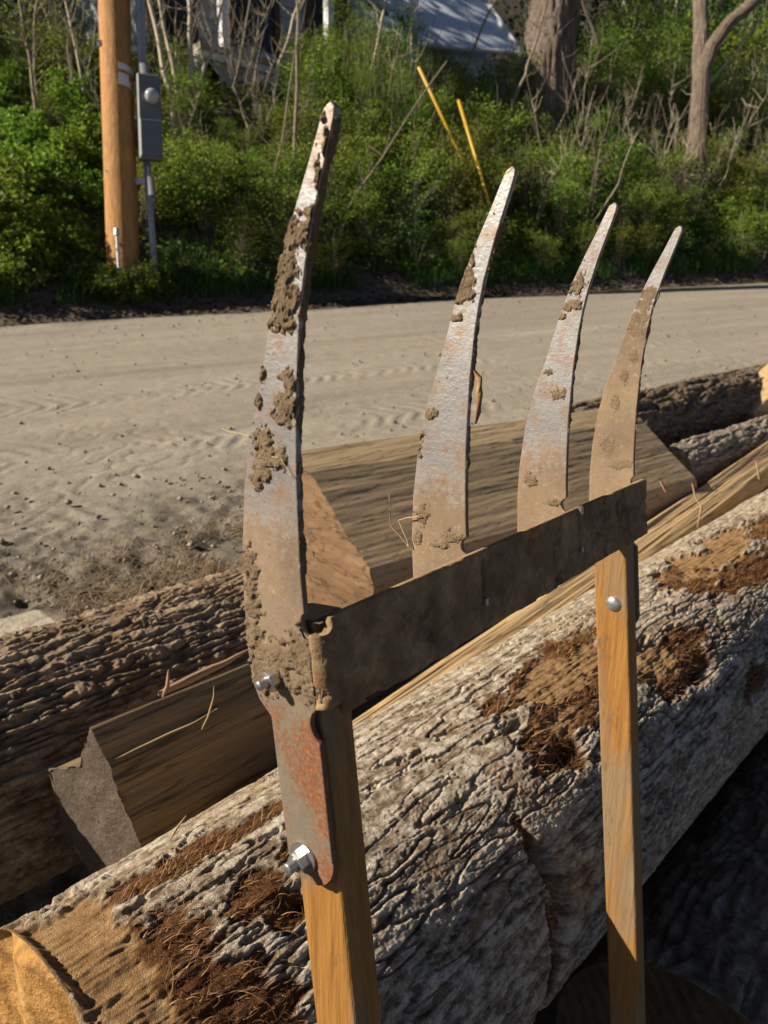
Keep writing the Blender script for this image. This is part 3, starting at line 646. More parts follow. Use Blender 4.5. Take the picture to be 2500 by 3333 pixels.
def make_house():
    d = np.array([.754, .657, 0]); nrm = np.array([.657, -.754, 0])         # along the front / out of the front
    q0 = ray(840, 190) * 12.6; zd = q0[2]
    wall = plain('grey_siding', (.36, .37, .39), .7, 0, .06, 3); white = plain('white_trim', (.62, .63, .66), .6, 0, .05, 5); deckm = plain('deck_edge', (.30, .25, .2), .8, 0, .2, 8)
    dark = plain('dark_window', (.02, .022, .025), .2, 0, .2, 3); brown = plain('brown_door_frame', (.09, .045, .03), .6, 0, .2, 8); roofm = plain('dark_shingle', (.09, .085, .08), .9, 0, .3, 25)
    P = lambda k, o, z: q0 * np.array([1, 1, 0]) + d * k + nrm * o + np.array([0, 0, z])
    g = P(2, -2, float(ground_z(*(P(2, -2, 0)[:2]))))
    h = thing('house', 'grey house with a raised porch on white posts half hidden by saplings', 'house', tuple(g))
    mb = MB(); mb.box(P(1.3, -3.8, zd + .9), d * 2.4, nrm * 2.2, ZA * 2.3)
    for i in range(22): mb.box(P(1.3, -1.585, zd - 1.2 + i * .2), d * 2.4, nrm * .012, ZA * .012)
    obj('wall', mb.mesh('wall', wall), h)
    mb = MB(); a, b, c2, e = P(-1.6, .1, zd + 2.9), P(3.9, .1, zd + 2.9), P(3.9, -3.8, zd + 5.2), P(-1.6, -3.8, zd + 5.2); f, gg = P(3.9, -6.6, zd + 3.0), P(-1.6, -6.6, zd + 3.0)
    V = [a, b, c2, e, f, gg]; V2 = [v - ZA * .14 for v in V]
    mb.add(V + V2, [(0, 1, 2, 3), (3, 2, 4, 5), (6, 9, 8, 7), (9, 11, 10, 8), (0, 6, 7, 1), (5, 4, 10, 11), (0, 3, 9, 6), (3, 5, 11, 9), (1, 7, 8, 2), (2, 8, 10, 4)])
    obj('roof', mb.mesh('roof', roofm), h)
    mb = MB(); mb.box(P(1.3, -.75, zd - .04), d * 2.45, nrm * .83, ZA * .04); mb.box(P(1.3, .09, zd - .05), d * 2.45, nrm * .02, ZA * .05); obj('porch_deck', mb.mesh('porch_deck', deckm), h)
    mb = MB(); mb.box(P(1.4, .07, zd - .16), d * 2.58, nrm * .02, ZA * .055)
    for k in (-1.12, -.56, 1.55, 3.6): mb.box(P(k, .0, zd - .5), d * .06, nrm * .06, ZA * .4)
    obj('porch_fascia', mb.mesh('porch_fascia', white), h)
    mb = MB(); L, H = 4.3, .44; st = .075
    for i in range(int(L / st) + 6):
        for sg in (-1, 1):
            x0 = -.45 + i * st - (.3 if sg < 0 else -.0); c0 = P(x0, .045 + .006 * sg, zd - .22 - H / 2)
            dv = (d * sg + ZA) / math.sqrt(2); pv = (d - ZA * sg) / math.sqrt(2)
            mb.box(c0, dv * H * .7, pv * .013, nrm * .004)
    obj('lattice', mb.mesh('lattice', white), h)
    for k in (-.62, 1.55, 3.65):
        mb = MB(); mb.box(P(k, -.02, zd + 1.42), d * .07, nrm * .07, ZA * 1.42); obj('porch_post', mb.mesh('porch_post', white), h)
    for k, w, z0, z1 in ((-.75, .42, .0, 2.1), (.95, .5, .7, 2.0), (2.7, .5, .7, 2.0)):
        mb = MB()
        for sg in (-1, 1): mb.box(P(k + sg * w, -1.56, zd + (z0 + z1) / 2), d * .06, nrm * .035, ZA * ((z1 - z0) / 2 + .06))
        mb.box(P(k, -1.56, zd + z1 + .03), d * (w - .06), nrm * .035, ZA * .06)
        wo = obj('window' if z0 else 'door', mb.mesh('window', brown), h)
        mb = MB(); mb.box(P(k, -1.585, zd + (z0 + z1) / 2), d * w, nrm * .02, ZA * (z1 - z0) / 2); obj('pane', mb.mesh('pane', dark), wo)
    # shed with a steep pale metal roof
    t = 20.; e0 = ray(1672, 178) * t; ze = e0[2]; tp = ray(1618, -30) * t
    dl = np.array([-.96, -.28, 0]); dl /= np.linalg.norm(dl); nb = np.array([-dl[1], dl[0], 0]); nb = nb if nb[1] > 0 else -nb
    Ps = lambda k, o, z: e0 * np.array([1, 1, 0]) + dl * k + nb * o + np.array([0, 0, z])
    g = Ps(2.5, 1.5, float(ground_z(*Ps(2.5, 1.5, 0)[:2])))
    s = thing('shed', 'white shed with steep pale blue-grey roof beside the thick trunk', 'shed', tuple(g))
    mr = Mat('pale_metal_roof', .4, .15, .4); mr.color((.62, .68, .78)); rm = mr.m
    rise = (tp[2] - ze); run = .55 * rise; sh = .62
    V = [Ps(-.1, -.2, ze), Ps(5.2, -.2, ze), Ps(5.2 - sh, run, ze + rise), Ps(sh, run, ze + rise), Ps(5.2, 2 * run, ze), Ps(-.1, 2 * run, ze)]
    V2 = [v - ZA * .1 for v in V]; mb = MB()
    mb.add(V + V2, [(0, 1, 2, 3), (3, 2, 4, 5), (6, 9, 8, 7), (9, 11, 10, 8), (0, 6, 7, 1), (5, 4, 10, 11), (0, 3, 9, 6), (3, 5, 11, 9), (1, 7, 8, 2), (2, 8, 10, 4)])
    for i in range(0):
        f = i / 12; a = V[0] * (1 - f) + V[1] * f; b = V[3] * (1 - f) + V[2] * f; nn = np.cross(V[1] - V[0], V[3] - V[0]); nn /= np.linalg.norm(nn); nn = nn if nn[2] > 0 else -nn
        mb.tube([a + nn * .015, b + nn * .015], .02, 5)
    obj('roof', mb.mesh('roof', rm), s)
    mb = MB(); nn = np.array([0, 0, .03]); mb.tube([V[0] + nn, V[3] + nn], .07, 6); obj('rake_board', mb.mesh('rake_board', white), s)
    mb = MB(); mb.box(Ps(2.5, run, (ze - .15 + g[2] - .5) / 2), dl * 2.4, nb * (run - .1), ZA * (ze - .15 - g[2] + .5) / 2); obj('wall', mb.mesh('wall', white), s)
    mb = MB(); mb.tube([Ps(-.15, -.27, ze - .05), Ps(5.2, -.27, ze - .09)], .07, 8); obj('gutter', mb.mesh('gutter', white), s)
    mb = MB(); mb.tube([Ps(-.08, -.27, ze - .06), Ps(-.08, -.25, ze - .25), Ps(-.08, -.05, ze - .4), Ps(-.08, -.05, ze - 2.)], .06, 8); obj('downspout', mb.mesh('downspout', white), s)

# ================================================================== LOG PILE
def strands(mb, P0, Nr, L, w, dirs, lift, seg=4, curl=.5):
    N = len(P0); dirs = dirs / np.linalg.norm(dirs, axis=1)[:, None]; sd = np.cross(Nr, dirs); sd /= np.linalg.norm(sd, axis=1)[:, None] + 1e-9
    c1 = rng.normal(size=N) * curl; rows = []
    for k in range(seg + 1):
        t = k / seg
        c = P0 + dirs * (L * t)[:, None] + sd * (L * c1 * t * t)[:, None] + Nr * (lift * np.sin(t * 2.2) * L)[:, None]
        ww = (w * (1 - .75 * t))[:, None]
        rows += [c - sd * ww, c + sd * ww]
    V = np.stack(rows, 1)
    f = np.array([[2 * k, 2 * k + 1, 2 * k + 3, 2 * k + 2] for k in range(seg)])
    mb.add(V.reshape(-1, 3), (f[None] + (np.arange(N) * (2 * seg + 2))[:, None, None]).reshape(-1, 4))

FIBRE = leaf_mat('red_brown_fibre', (.085, .035, .014), (.19, .085, .032), (.36, .2, .09), .15)
SLIVER = leaf_mat('pale_sliver', (.30, .19, .09), (.42, .29, .15), (.52, .39, .23), .15)

def bark_mat(name, c_dark, c_mid, c_pale, moss=None):
    M = Mat(name, .92, 0, .12); v = M.vec()
    a = M.attr('plate'); n = M.noise(v, 95, 7, .78); n2 = M.noise(v, 9, 5, .6); n3 = M.noise(v, 300, 5, .75)
    c = M.ramp(M.mix(.35, n, a), [(.36, c_dark), (.5, c_mid), (.62, c_pale)])
    c = M.mix(M.ramp(n2, [(.5, 0.), (.72, .7)]), c, tuple(x * y for x, y in zip(c_mid, (1.0, .82, .66))))
    c = M.mix(M.ramp(n3, [(.56, 0.), (.68, .6)]), c, tuple(min(1, x * 1.25) for x in c_pale)); c = M.mix(M.ramp(n3, [(.36, .6), (.45, 0.)]), c, c_dark)
    if moss:
        c = M.mix(M.ramp(M.noise(v, 5, 5, .7), [(.56, 0.), (.66, .8)]), c, moss)
    # inner wood and fibre where the bark has been torn away
    nw = M.noise(v, 40, 6, .75, .5)
    wood = M.ramp(nw, [(.3, (.19, .10, .045)), (.5, (.37, .22, .10)), (.7, (.5, .34, .17))])
    fib = M.ramp(nw, [(.3, (.06, .025, .012)), (.55, (.15, .066, .026)), (.75, (.27, .14, .06))])
    c = M.mix(M.attr('fibre'), c, fib); c = M.mix(M.attr('wood'), c, wood)
    M.color(c); M.bump(M.mix(.5, M.mix(.5, n, n3), M.noise(v, 600, 3, .7)), .008); return M.m

def log(name, label, c0, c1, R0, R1, u0, u1, us, ths, hfun, mat, endmat, patches=None, end_fn=None, cap_fn=None, group=None):
    """c0/c1: (n, z) of the axis at u0/u1; ths in degrees, closed."""
    us = np.asarray(us, float); th = np.radians(np.asarray(ths, float)); nu, nt = len(us), len(th)
    s = ((us - u0) / (u1 - u0))[:, None]
    R = R0 + (R1 - R0) * s; cn = c0[0] + (c1[0] - c0[0]) * s; cz = c0[1] + (c1[1] - c0[1]) * s
    TH = np.broadcast_to(th[None], (nu, nt)); UU = np.broadcast_to(us[:, None], (nu, nt))
    ox = np.cos(TH) * R; oz = np.sin(TH) * R
    h, at = hfun(UU, TH, ox, oz)
    r = R + h * (sst(0, .014, us - u0) * sst(0, .014, u1 - us))[:, None]
    uu = UU.copy()
    if end_fn is not None: uu, r = end_fn(UU, TH, r, R)
    Pn = cn + np.cos(TH) * r; Pz = cz + np.sin(TH) * r
    V = unz(uu, Pn, Pz)
    base = np.array(unz((u0 + u1) / 2, (c0[0] + c1[0]) / 2, (c0[1] + c1[1]) / 2 - R0)).ravel()
    root = thing(name, label, 'log', tuple(base), group)
    obj('bark', mesh_np('bark', V.reshape(-1, 3), grid_faces(nu, nt, True), attrs=at, mats=(mat,)), root)
    for e in (0, nu - 1):                 # cut ends
        ring = V[e]; ctr = ring.mean(0); k = 26; f = np.concatenate([[1.], np.linspace(.985, 0.02, k - 1)])[:, None, None]
        smr = ring - ctr
        for _ in range(40): smr = .25 * np.roll(smr, 1, 0) + .5 * smr + .25 * np.roll(smr, -1, 0)
        D = ctr + smr[None] * f; D[0] = ring
        q = (D - ctr); rn = np.linalg.norm(q, axis=-1) / (R0)
        du = .004 * fbm(q @ NA * 30, q @ ZA * 30, rn * 3, 3, 15)
        if cap_fn is not None and e == 0: du = du + cap_fn(q @ NA, q @ ZA)
        du = du * (1 - f[..., 0] ** 40)
        D = D + du[..., None] * UA
        fc = grid_faces(k, nt, True); fc = fc[:, ::-1] if e == 0 else fc
        obj('cut_end', mesh_np('cut_end', D.reshape(-1, 3), fc, mats=(endmat,)), root)
    return root, V

def endgrain_mat(name, c0, c1, c2, ring=.3):
    M = Mat(name, .8, 0, .15); v = M.vec(); n = M.noise(v, 26, 6, .65, .3); n2 = M.noise(M.vec((1, 1, .15)), 120, 4, .6)
    n2 = M.noise(v, 130, 5, .7)
    w = M.t.nodes.new('ShaderNodeTexWave'); w.wave_type = 'RINGS'; w.inputs['Scale'].default_value = 16; w.inputs['Distortion'].default_value = 3; w.inputs['Detail'].default_value = 3
    M.link(v, w.inputs[0])
    c = M.ramp(M.mix(.4, n, n2), [(.3, c0), (.5, c1), (.72, c2)]); c = M.mix(ring, c, w.outputs[0], 'MULTIPLY')
    M.color(c); M.bump(M.mix(.5, n, n2), .008); return M.m

def blob_mask(U, T, lst, seed, jag=.45, fr=26):
    m = np.zeros_like(U)
    no = fbm(U * fr * .55, np.cos(T) * fr * .24, np.sin(T) * fr * .24, 4, seed)
    no = no + .5 * fbm(U * 45, np.cos(T) * 34, np.sin(T) * 34, 3, seed + 2); wp = 1.6 * pn(U * 9, np.cos(T) * 2.2, np.sin(T) * 2.2, seed + 4)
    for (u, t, ru, rt) in lst:
        d = np.sqrt(((U - u + .25 * ru * wp) / ru) ** 2 + (((np.degrees(T) - t + 180) % 360 - 180 + .5 * rt * wp) / rt) ** 2)
        m = np.maximum(m, sst(1.18, .82, d + no * jag))
    return m

WOODP = [(.706, 166, .006, 10), (.985, 100, .085, 13), (1.09, 104, .06, 9), (1.85, 92, .30, 12), (1.22, 122, .07, 9), (.222, 85, .042, 55), (.93, 118, .06, 5)]
FIBP = [(1.0, 96, .19, 9), (1.09, 92, .09, 9), (.90, 119, .10, 11), (.87, 126, .05, 6), (1.02, 112, .12, 9), (1.62, 95, .12, 8), (1.75, 112, .22, 8), (1.60, 104, .09, 7), (2.2, 100, .25, 8), (1.27, 122, .15, 10), (1.30, 131, .09, 8), (1.22, 128, .08, 12),
        (.378, 105, .035, 7), (.395, 113, .03, 6), (.33, 78, .11, 6), (.46, 82, .13, 4), (.255, 112, .045, 22), (.29, 124, .06, 14), (.29, 98, .035, 8), (.715, 150, .011, 12), (.70, 166, .012, 14), (.71, 190, .012, 16), (.47, 101, .05, 5), (1.5, 160, .06, 8)]
def big_bark(U, T, ox, oz):
    w = fbm(ox * 9, oz * 9, U * 3, 3, 1) * .7
    jag = .20 * pn(ox * 95, oz * 95, U * 40, 3) + .12 * pn(ox * 210, oz * 210, U * 120, 5)
    f1 = pn(ox * 64 + w, oz * 64, U * 9.0 + w, 2) + .8 * jag
    f2 = pn(ox * 92 - w, oz * 92 + w, U * 14, 4) + jag
    f3 = pn(ox * 80 + w, oz * 80, U * 60, 7) + 1.6 * jag
    gate = lambda k, lo: sst(lo, lo + .22, fbm(ox * 13, oz * 13, U * 7, 2, k))
    d1 = (1 - sst(.03, .10, np.abs(f1))) * (.35 + .65 * gate(8, -.40)); d2 = (1 - sst(0, .075, np.abs(f2))) * (.15 + .85 * gate(31, -.22)); d3 = (1 - sst(0, .06, np.abs(f3))) * gate(37, -.15)
    fl = fbm(ox * 80, oz * 80, U * 36, 4, 9) + .5 * f1; st = np.floor(fl * 5) / 5
    st2 = st + sst(.0, .14, fl * 5 - np.floor(fl * 5)) / 5
    fl2 = fbm(ox * 120, oz * 120, U * 80, 3, 17); st3 = np.floor(fl2 * 4) / 4 + sst(0, .2, fl2 * 4 - np.floor(fl2 * 4)) / 4
    fine = fbm(ox * 260, oz * 260, U * 220, 2, 12)
    big = fbm(ox * 4, oz * 4, U * 2.0, 2, 14)
    h = -.0058 * d1 - .0026 * d2 - .0010 * d3 + .0007 * np.tanh(f1 * 5) + .0006 * st2 + .0010 * st3 + .0006 * fine + .0045 * big
    wood = blob_mask(U, T, WOODP, 21); fib = np.clip(blob_mask(U, T, FIBP, 23, .6), 0, 1)
    inner = np.maximum(wood, fib)
    grain = .0028 * fbm(ox * 120, oz * 120, U * 9, 3, 25) + .0035 * fbm(ox * 45, oz * 45, U * 30, 3, 28) * fib
    h = h * (1 - inner) + (fib * (1 - wood)) * (-.006 + grain) + wood * (-.010 + grain)
    # the split running down the side
    cr = np.exp(-((U - .715 - .02 * np.sin(T * 5) - .012 * pn(T * 6, 0, 0, 4)) / .0105) ** 2) * sst(138, 148, np.degrees(T) % 360) * sst(235, 215, np.degrees(T) % 360)
    h = h - .045 * cr
    # holes torn near the wood patch
    for (u, t, ru, rt, dp) in ((.865, 127, .03, 3.2, .028), (.835, 108, .025, 2, .018), (1.30, 137, .04, 3.5, .025), (.41, 113, .02, 4, .02), (1.05, 121, .03, 2, .015)):
        d = ((U - u) / ru) ** 2 + ((np.degrees(T) - t) / rt) ** 2
        h = h - dp * np.exp(-d * 1.2)
    plate = np.clip(.5 + st * .6 + .35 * st3, 0, 1)
    return h, {'plate': plate, 'wood': wood, 'fibre': fib}

def make_big_log():
    us = np.concatenate([np.arange(.187, 1.3, .00165), 1.3 + np.cumsum(.0018 * 1.007 ** np.arange(330)), np.linspace(4.2, 5.2, 12)])
    us = us[np.concatenate([[True], np.diff(us) > 0])]
    ths = np.concatenate([np.arange(50, 212, .29), np.arange(212, 410, 5.)])
    ths = np.unique(ths % 360)
    def end_fn(UU, TH, r, R):
        deg = np.degrees(TH) % 360
        bev = .05 * sst(95, 125, deg) * sst(300, 220, deg)       # axe-cut bevel on the near side
        q = np.clip((bev + .187 - UU) / .06, 0, 1)
        return UU, r - q * .055 + q * (1 - q) * .022 * fbm(UU * 60, TH * 9, 0, 4, 77)
    def cap(n, z): return .012 * np.sin(n * 40) - .05 * sst(.0, .2, z - n * .2) * 0
    root, V = log('log', 'large pale grey furrowed bark log with torn orange-brown patches behind the fork handles', (.583, -.796), (.583, -.796), .226, .252, .187, 3.6,
                  us, ths, big_bark, bark_mat('grey_bark', (.21, .155, .10), (.50, .41, .30), (.74, .66, .53)), endgrain_mat('orange_cut_wood', (.24, .115, .035), (.44, .235, .075), (.56, .35, .14)), end_fn=end_fn, cap_fn=cap)
    # loose fibre on the torn patches
    mb = MB(); nu, nt = len(us), len(ths); Vg = V.reshape(nu, nt, 3)
    U, T = np.meshgrid(us, np.radians(ths), indexing='ij')
    fb = blob_mask(U, T, FIBP, 23, .6)
    area = np.gradient(us)[:, None] * np.ones((1, nt)) * ((ths > 40) & (ths < 222))[None]
    fb = np.clip(fb - 1.2 * blob_mask(U, T, WOODP, 21), 0, 1) ** 2
    pr = (fb * area * (us < 2.2)[:, None]).ravel(); pr /= pr.sum()
    idx = rng.choice(len(pr), 6500, p=pr); i, j = np.divmod(idx, nt)
    P = Vg[i, j]; tt = np.radians(ths)[j]; Nr = np.cos(tt)[:, None] * NA + np.sin(tt)[:, None] * ZA; tan = -np.sin(tt)[:, None] * NA + np.cos(tt)[:, None] * ZA
    dr = UA * rng.choice([-1, 1], len(P))[:, None] + tan * rng.normal(size=len(P))[:, None] * .8 + Nr * rng.uniform(.0, .35, len(P))[:, None]
    near = us[i] < .6
    strands(mb, P, Nr, np.exp(rng.normal(size=len(P)) * .45) * .0095 * np.where(near, .85, 1.1), rng.uniform(.00025, .0008, len(P)) * np.where(near, .8, 1.2), dr, .3)
    obj('torn_fibre', mb.mesh('torn_fibre', FIBRE, True), root)
    return root

def ridge_bark(k1, k2, depth, seed, chunk=1.):
    def fn(U, T, ox, oz):
        w = fbm(ox * 7, oz * 7, U * 3.5, 3, seed) * .6
        f = pn(ox * k1 + w, oz * k1, U * k2 + w, seed + 1)
        g = pn(ox * k1 * 1.7, oz * k1 * 1.7 + w, U * k2 * 2.4, seed + 2)
        ridge = sst(.02, .30, np.abs(f + .34 * g))
        brk = fbm(ox * 60, oz * 60, U * 38, 3, seed + 3)
        fine = fbm(ox * 170, oz * 170, U * 110, 3, seed + 5)
        h = depth * (ridge - .7) + chunk * .004 * brk * ridge + .0020 * fine + .008 * fbm(ox * 4, oz * 4, U * 2, 2, seed + 6)
        z = np.zeros_like(U)
        return h, {'plate': np.clip(.5 + brk * .5, 0, 1), 'wood': z, 'fibre': np.clip(sst(.25, .5, fbm(ox * 14, oz * 14, U * 9, 3, seed + 8)), 0, 1) * .35}
    return fn

def prism(name, label, sec, A, B, nper, nu, mat, capmat, hfun, cat='split timber', jag0=.0, base=None, slope=(0, 0), group=None, cap0=None, smooth_sec=0., shear=(0., 0.)):
    """timber with cross-section sec [(n, z)...] given at the start A=u0; slope = change of (n, z) per metre."""
    sec = np.asarray(sec, float); pts = np.vstack([sec, sec[:1]]); sl = np.linalg.norm(np.diff(pts, axis=0), axis=1); cum = np.concatenate([[0], np.cumsum(sl)])
    ss = np.unique(np.concatenate([np.linspace(0, cum[-1], nper, endpoint=False), cum[:-1]])); k = len(ss)
    Q = np.stack([np.interp(ss, cum, pts[:, 0]), np.interp(ss, cum, pts[:, 1])], 1)
    for _ in range(int(smooth_sec)): Q = .25 * np.roll(Q, 1, 0) + .5 * Q + .25 * np.roll(Q, -1, 0)
    T = np.roll(Q, -1, 0) - np.roll(Q, 1, 0); T /= np.linalg.norm(T, axis=1)[:, None]; ctr = Q.mean(0)
    Nn = np.stack([T[:, 1], -T[:, 0]], 1)
    if (Nn * (Q - ctr)).sum() < 0: Nn = -Nn
    us = np.linspace(A, B, nu); U, SS = np.meshgrid(us, ss, indexing='ij')
    h = hfun(U, SS, Q)
    qn = Q[None, :, 0] + Nn[None, :, 0] * h + slope[0] * (U - A); qz = Q[None, :, 1] + Nn[None, :, 1] * h + slope[1] * (U - A)
    e = (Q[:, 0] - ctr[0]) * shear[0] + (Q[:, 1] - ctr[1]) * shear[1]
    uu = U + jag0 * pn(SS * 40, 0, 2, 5) * sst(A + .12, A, U) + e[None] * sst(B, A, U)
    V = unz(uu, qn, qz)
    b = unz(np.array(A), np.array(ctr[0]), np.array(Q[:, 1].min())).ravel()
    root = thing(name, label, cat, tuple(b), group)
    obj('split_face', mesh_np('split_face', V.reshape(-1, 3), grid_faces(nu, k, True), attrs={'side': np.broadcast_to(SS, U.shape)}, mats=(mat,)), root)
    for ei in (0, nu - 1):
        ring = V[ei]; ua = us[ei]; Qs = Q + np.array(slope) * (ua - A); smr = unz(ua + e * (1 if ei == 0 else 0), Qs[:, 0], Qs[:, 1]); c = smr.mean(0); m = 22; f = np.concatenate([[1.], np.linspace(.985, .02, m - 1)])[:, None, None]; D = c + (smr - c)[None] * f; D[0] = ring
        q = D - c; du = .003 * fbm(q @ NA * 22, q @ ZA * 22, 0, 2, 16) * (f[..., 0] < .99)
        if cap0 is not None and ei == 0: du = du + cap0(q @ NA, q @ ZA) * (1 - f[..., 0] ** 12)
        D = D + du[..., None] * UA; fc = grid_faces(m, k, True)
        obj('cut_end', mesh_np('cut_end', D.reshape(-1, 3), fc[:, ::-1] if ei == 0 else fc, mats=(capmat,)), root)
    return root, V
def grain(amp, fs, fu, seed, step=0.):
    def fn(U, SS, Q):
        f = fbm(SS * fs, U * fu, .5, 4, seed); h = amp * f + amp * .5 * pn(SS * fs * 3.1, U * fu * 1.3, 0, seed + 3)
        if step: h = h + step * np.tanh(6 * pn(SS * fs * .35, U * fu * .5, 3.3, seed + 5))
        return h
    return fn
def sliver(label, P, w, mat, thick=.0012, group=None, name='wood_sliver'):
    P = np.asarray(P, float); Q = wiggle(P, 14, .01); n = len(Q); T = np.gradient(Q, axis=0); T /= np.linalg.norm(T, axis=1)[:, None]
    sd = np.cross(T, [.3, -.9, .3]); sd /= np.linalg.norm(sd, axis=1)[:, None]; nr = np.cross(T, sd); ww = (w * np.sin(np.linspace(.5, math.pi - .12, n)))[:, None]
    V = np.stack([Q - sd * ww, Q + nr * thick, Q + sd * ww, Q - nr * thick], 1)
    root = mesh_np(name, V.reshape(-1, 3), [grid_faces(n, 4, True), np.array([[0, 1, 2, 3], [4 * n - 1, 4 * n - 2, 4 * n - 3, 4 * n - 4]])], mats=(mat,))
    o = obj(name, root); return tag(o, label, 'wood sliver', group)

def make_pile():
    make_big_log()
    # ridged log on the left, behind
    us = np.concatenate([np.linspace(-.7, .2, 60)[:-1], np.arange(.2, .9805, .0020)]); ths = np.unique(np.concatenate([np.arange(70, 235, .6), np.arange(235, 430, 6.)]) % 360)
    log('log', 'brown log with deep braided bark ridges at left, lying nearest the road', (1.292, -.777), (1.292, -.777), .214, .214, -.7, .98, us, ths,
        ridge_bark(92, 9.0, .0115, 101, 1.3), bark_mat('ridged_bark', (.17, .122, .08), (.36, .27, .18), (.54, .43, .30)), endgrain_mat('grey_cut_wood', (.14, .10, .07), (.24, .18, .125), (.33, .26, .19)))
    # dark log low in front at the right
    us = np.concatenate([np.arange(.86, 2.0, .004), np.linspace(2.0, 3.2, 60)[1:]]); ths = np.unique(np.concatenate([np.arange(40, 200, 1.), np.arange(200, 400, 6.)]) % 360)
    us = us + .12
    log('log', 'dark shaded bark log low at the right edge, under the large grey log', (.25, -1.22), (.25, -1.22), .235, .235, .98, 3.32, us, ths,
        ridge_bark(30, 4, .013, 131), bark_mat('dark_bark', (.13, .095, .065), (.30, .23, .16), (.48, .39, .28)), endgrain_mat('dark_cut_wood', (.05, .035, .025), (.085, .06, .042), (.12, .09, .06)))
    # mossy log towards the road
    us = np.linspace(2.45, 5.0, 420); ths = np.unique(np.concatenate([np.arange(60, 250, 1.2), np.arange(250, 420, 6.)]) % 360)
    log('log', 'dark mossy log with flaking bark at right, lying beside the road', (1.42, -.50), (1.37, -.46), .155, .17, 2.45, 5.0, us, ths,
        ridge_bark(22, 3, .016, 161, 2.), bark_mat('mossy_bark', (.06, .045, .034), (.16, .12, .085), (.30, .25, .19), (.19, .19, .07)), endgrain_mat('brown_cut_wood', (.14, .09, .05), (.22, .15, .09), (.3, .22, .14)))
    # grey bark log at the far right
    us = np.linspace(2.75, 5.2, 420); ths = np.unique(np.concatenate([np.arange(60, 250, 1.5), np.arange(250, 420, 6.)]) % 360)
    log('log', 'small grey and orange bark log at right, behind the long pale split rail', (1.08, -.59), (1.08, -.59), .10, .10, 2.75, 5.2, us, ths,
        ridge_bark(30, 5, .011, 191, 1.6), bark_mat('grey_orange_bark', (.16, .13, .10), (.29, .25, .20), (.44, .39, .32)), endgrain_mat('pale_cut_wood', (.3, .2, .1), (.4, .28, .15), (.5, .38, .22)))
    # dark split timber, left
    wd = wood_mat('weathered_split_wood', [(.3, (.075, .05, .028)), (.5, (.17, .12, .066)), (.72, (.32, .235, .135))], 10, .006)
    ce = endgrain_mat('grey_sawn_end', (.07, .053, .04), (.115, .088, .066), (.17, .132, .095), .04)
    sec = [(.95, -.575), (.925, -.63), (.915, -.66), (.892, -.73), (.875, -.80), (.95, -.90), (1.03, -.80), (1.055, -.672), (.985, -.645)]
    _, V = prism('split_timber', 'dark weathered split timber with grey sawn end, between ridged log and large grey log', sec, .405, 1.35, 240, 300, wd, ce, grain(.0034, 60, 1.8, 201, .0035), jag0=.003, shear=(-.3, -.03))
    # large split timber, middle
    wm = wood_mat('tan_split_wood', [(.22, (.24, .165, .085)), (.48, (.33, .24, .135)), (.78, (.41, .31, .19))], 18, .002)
    ce2 = wood_mat('reddish_cut_wood', [(.3, (.10, .056, .028)), (.52, (.165, .097, .048)), (.72, (.24, .15, .08))], 10, .002, stretch=(1, .22, 1))
    sec = [(1.10, -.56), (1.2, -.478), (1.32, -.37), (1.41, -.332), (1.5, -.42), (1.5, -.70), (1.2, -.78), (1.09, -.70), (1.085, -.62)]
    prism('split_timber', 'large tan split timber with reddish cut end, behind the tines beside the road', sec, 1.16, 2.62, 300, 420, wm, ce2, grain(.0016, 110, 3.6, 221, .0005), jag0=.012, slope=(-.12, .0), shear=(.1, 0))
    # long pale rail
    wp = wood_mat('pale_split_wood', [(.28, (.24, .155, .075)), (.5, (.42, .29, .15)), (.72, (.54, .40, .23))], 9, .005)
    sec = [(.70, -.80), (.72, -.745), (.803, -.708), (.822, -.722), (.825, -.84), (.74, -.86)]
    prism('split_rail', 'long pale tan split rail lying just behind the large grey log', sec, .5, 4.4, 170, 700, wp, wp, grain(.0045, 60, 1.2, 241, .003), 'split rail', slope=(.05, .053))
    # pale board end far right
    A0 = ray(2395, 1365) * 3.9; Bv = ray(2660, 1120) * 4.3; dd = (Bv - A0); L = np.linalg.norm(dd); dd /= L; sd = np.cross(dd, ZA); sd /= np.linalg.norm(sd); up = np.cross(sd, dd)
    bo = thing('board', 'short pale sawn board end resting across logs at the right edge', 'board', tuple(A0))
    mb = MB(); mb.box(A0 + dd * L / 2, dd * L / 2, sd * .10, up * .055); o = obj('plank', mb.mesh('plank', wp), bo); bv = o.modifiers.new('b', 'BEVEL'); bv.width = .01; bv.segments = 2
    # small pale chunk at the left edge
    c = ray(15, 2065) * 1.62; mb = MB(); X = UA * .11; Y = NA * .07
    mb.box(c - ZA * .035, X, Y, ZA * .05); ch = thing('wood_chunk', 'pale wood chunk peeking over the ridged log at the left edge', 'wood chunk', tuple(c - ZA * .08)); o = obj('chunk', mb.mesh('chunk', plain('pale_chunk', (.33, .29, .22), .9, 0, .3, 25, .01)), ch); bv = o.modifiers.new('b', 'BEVEL'); bv.width = .018; bv.segments = 3
    # slivers
    pr = lambda *a: [ray(x * 1.507, y * 1.507) * t for x, y, t in a]
    sliver('curved pale sliver standing up from the long pale rail at right', pr((1495, 1045, 1.95), (1502, 1075, 1.9), (1515, 1095, 1.86), (1505, 1140, 1.84)), .0045, SLIVER)
    sliver('upright pale splinter at the right end of the rail', pr((1640, 1035, 2.3), (1636, 1010, 2.3), (1632, 995, 2.3)), .004, SLIVER)
    sliver('short white splinter in the gap right of the far tine', pr((1438, 1062, 1.9), (1430, 1045, 1.9), (1424, 1038, 1.9)), .0045, SLIVER)
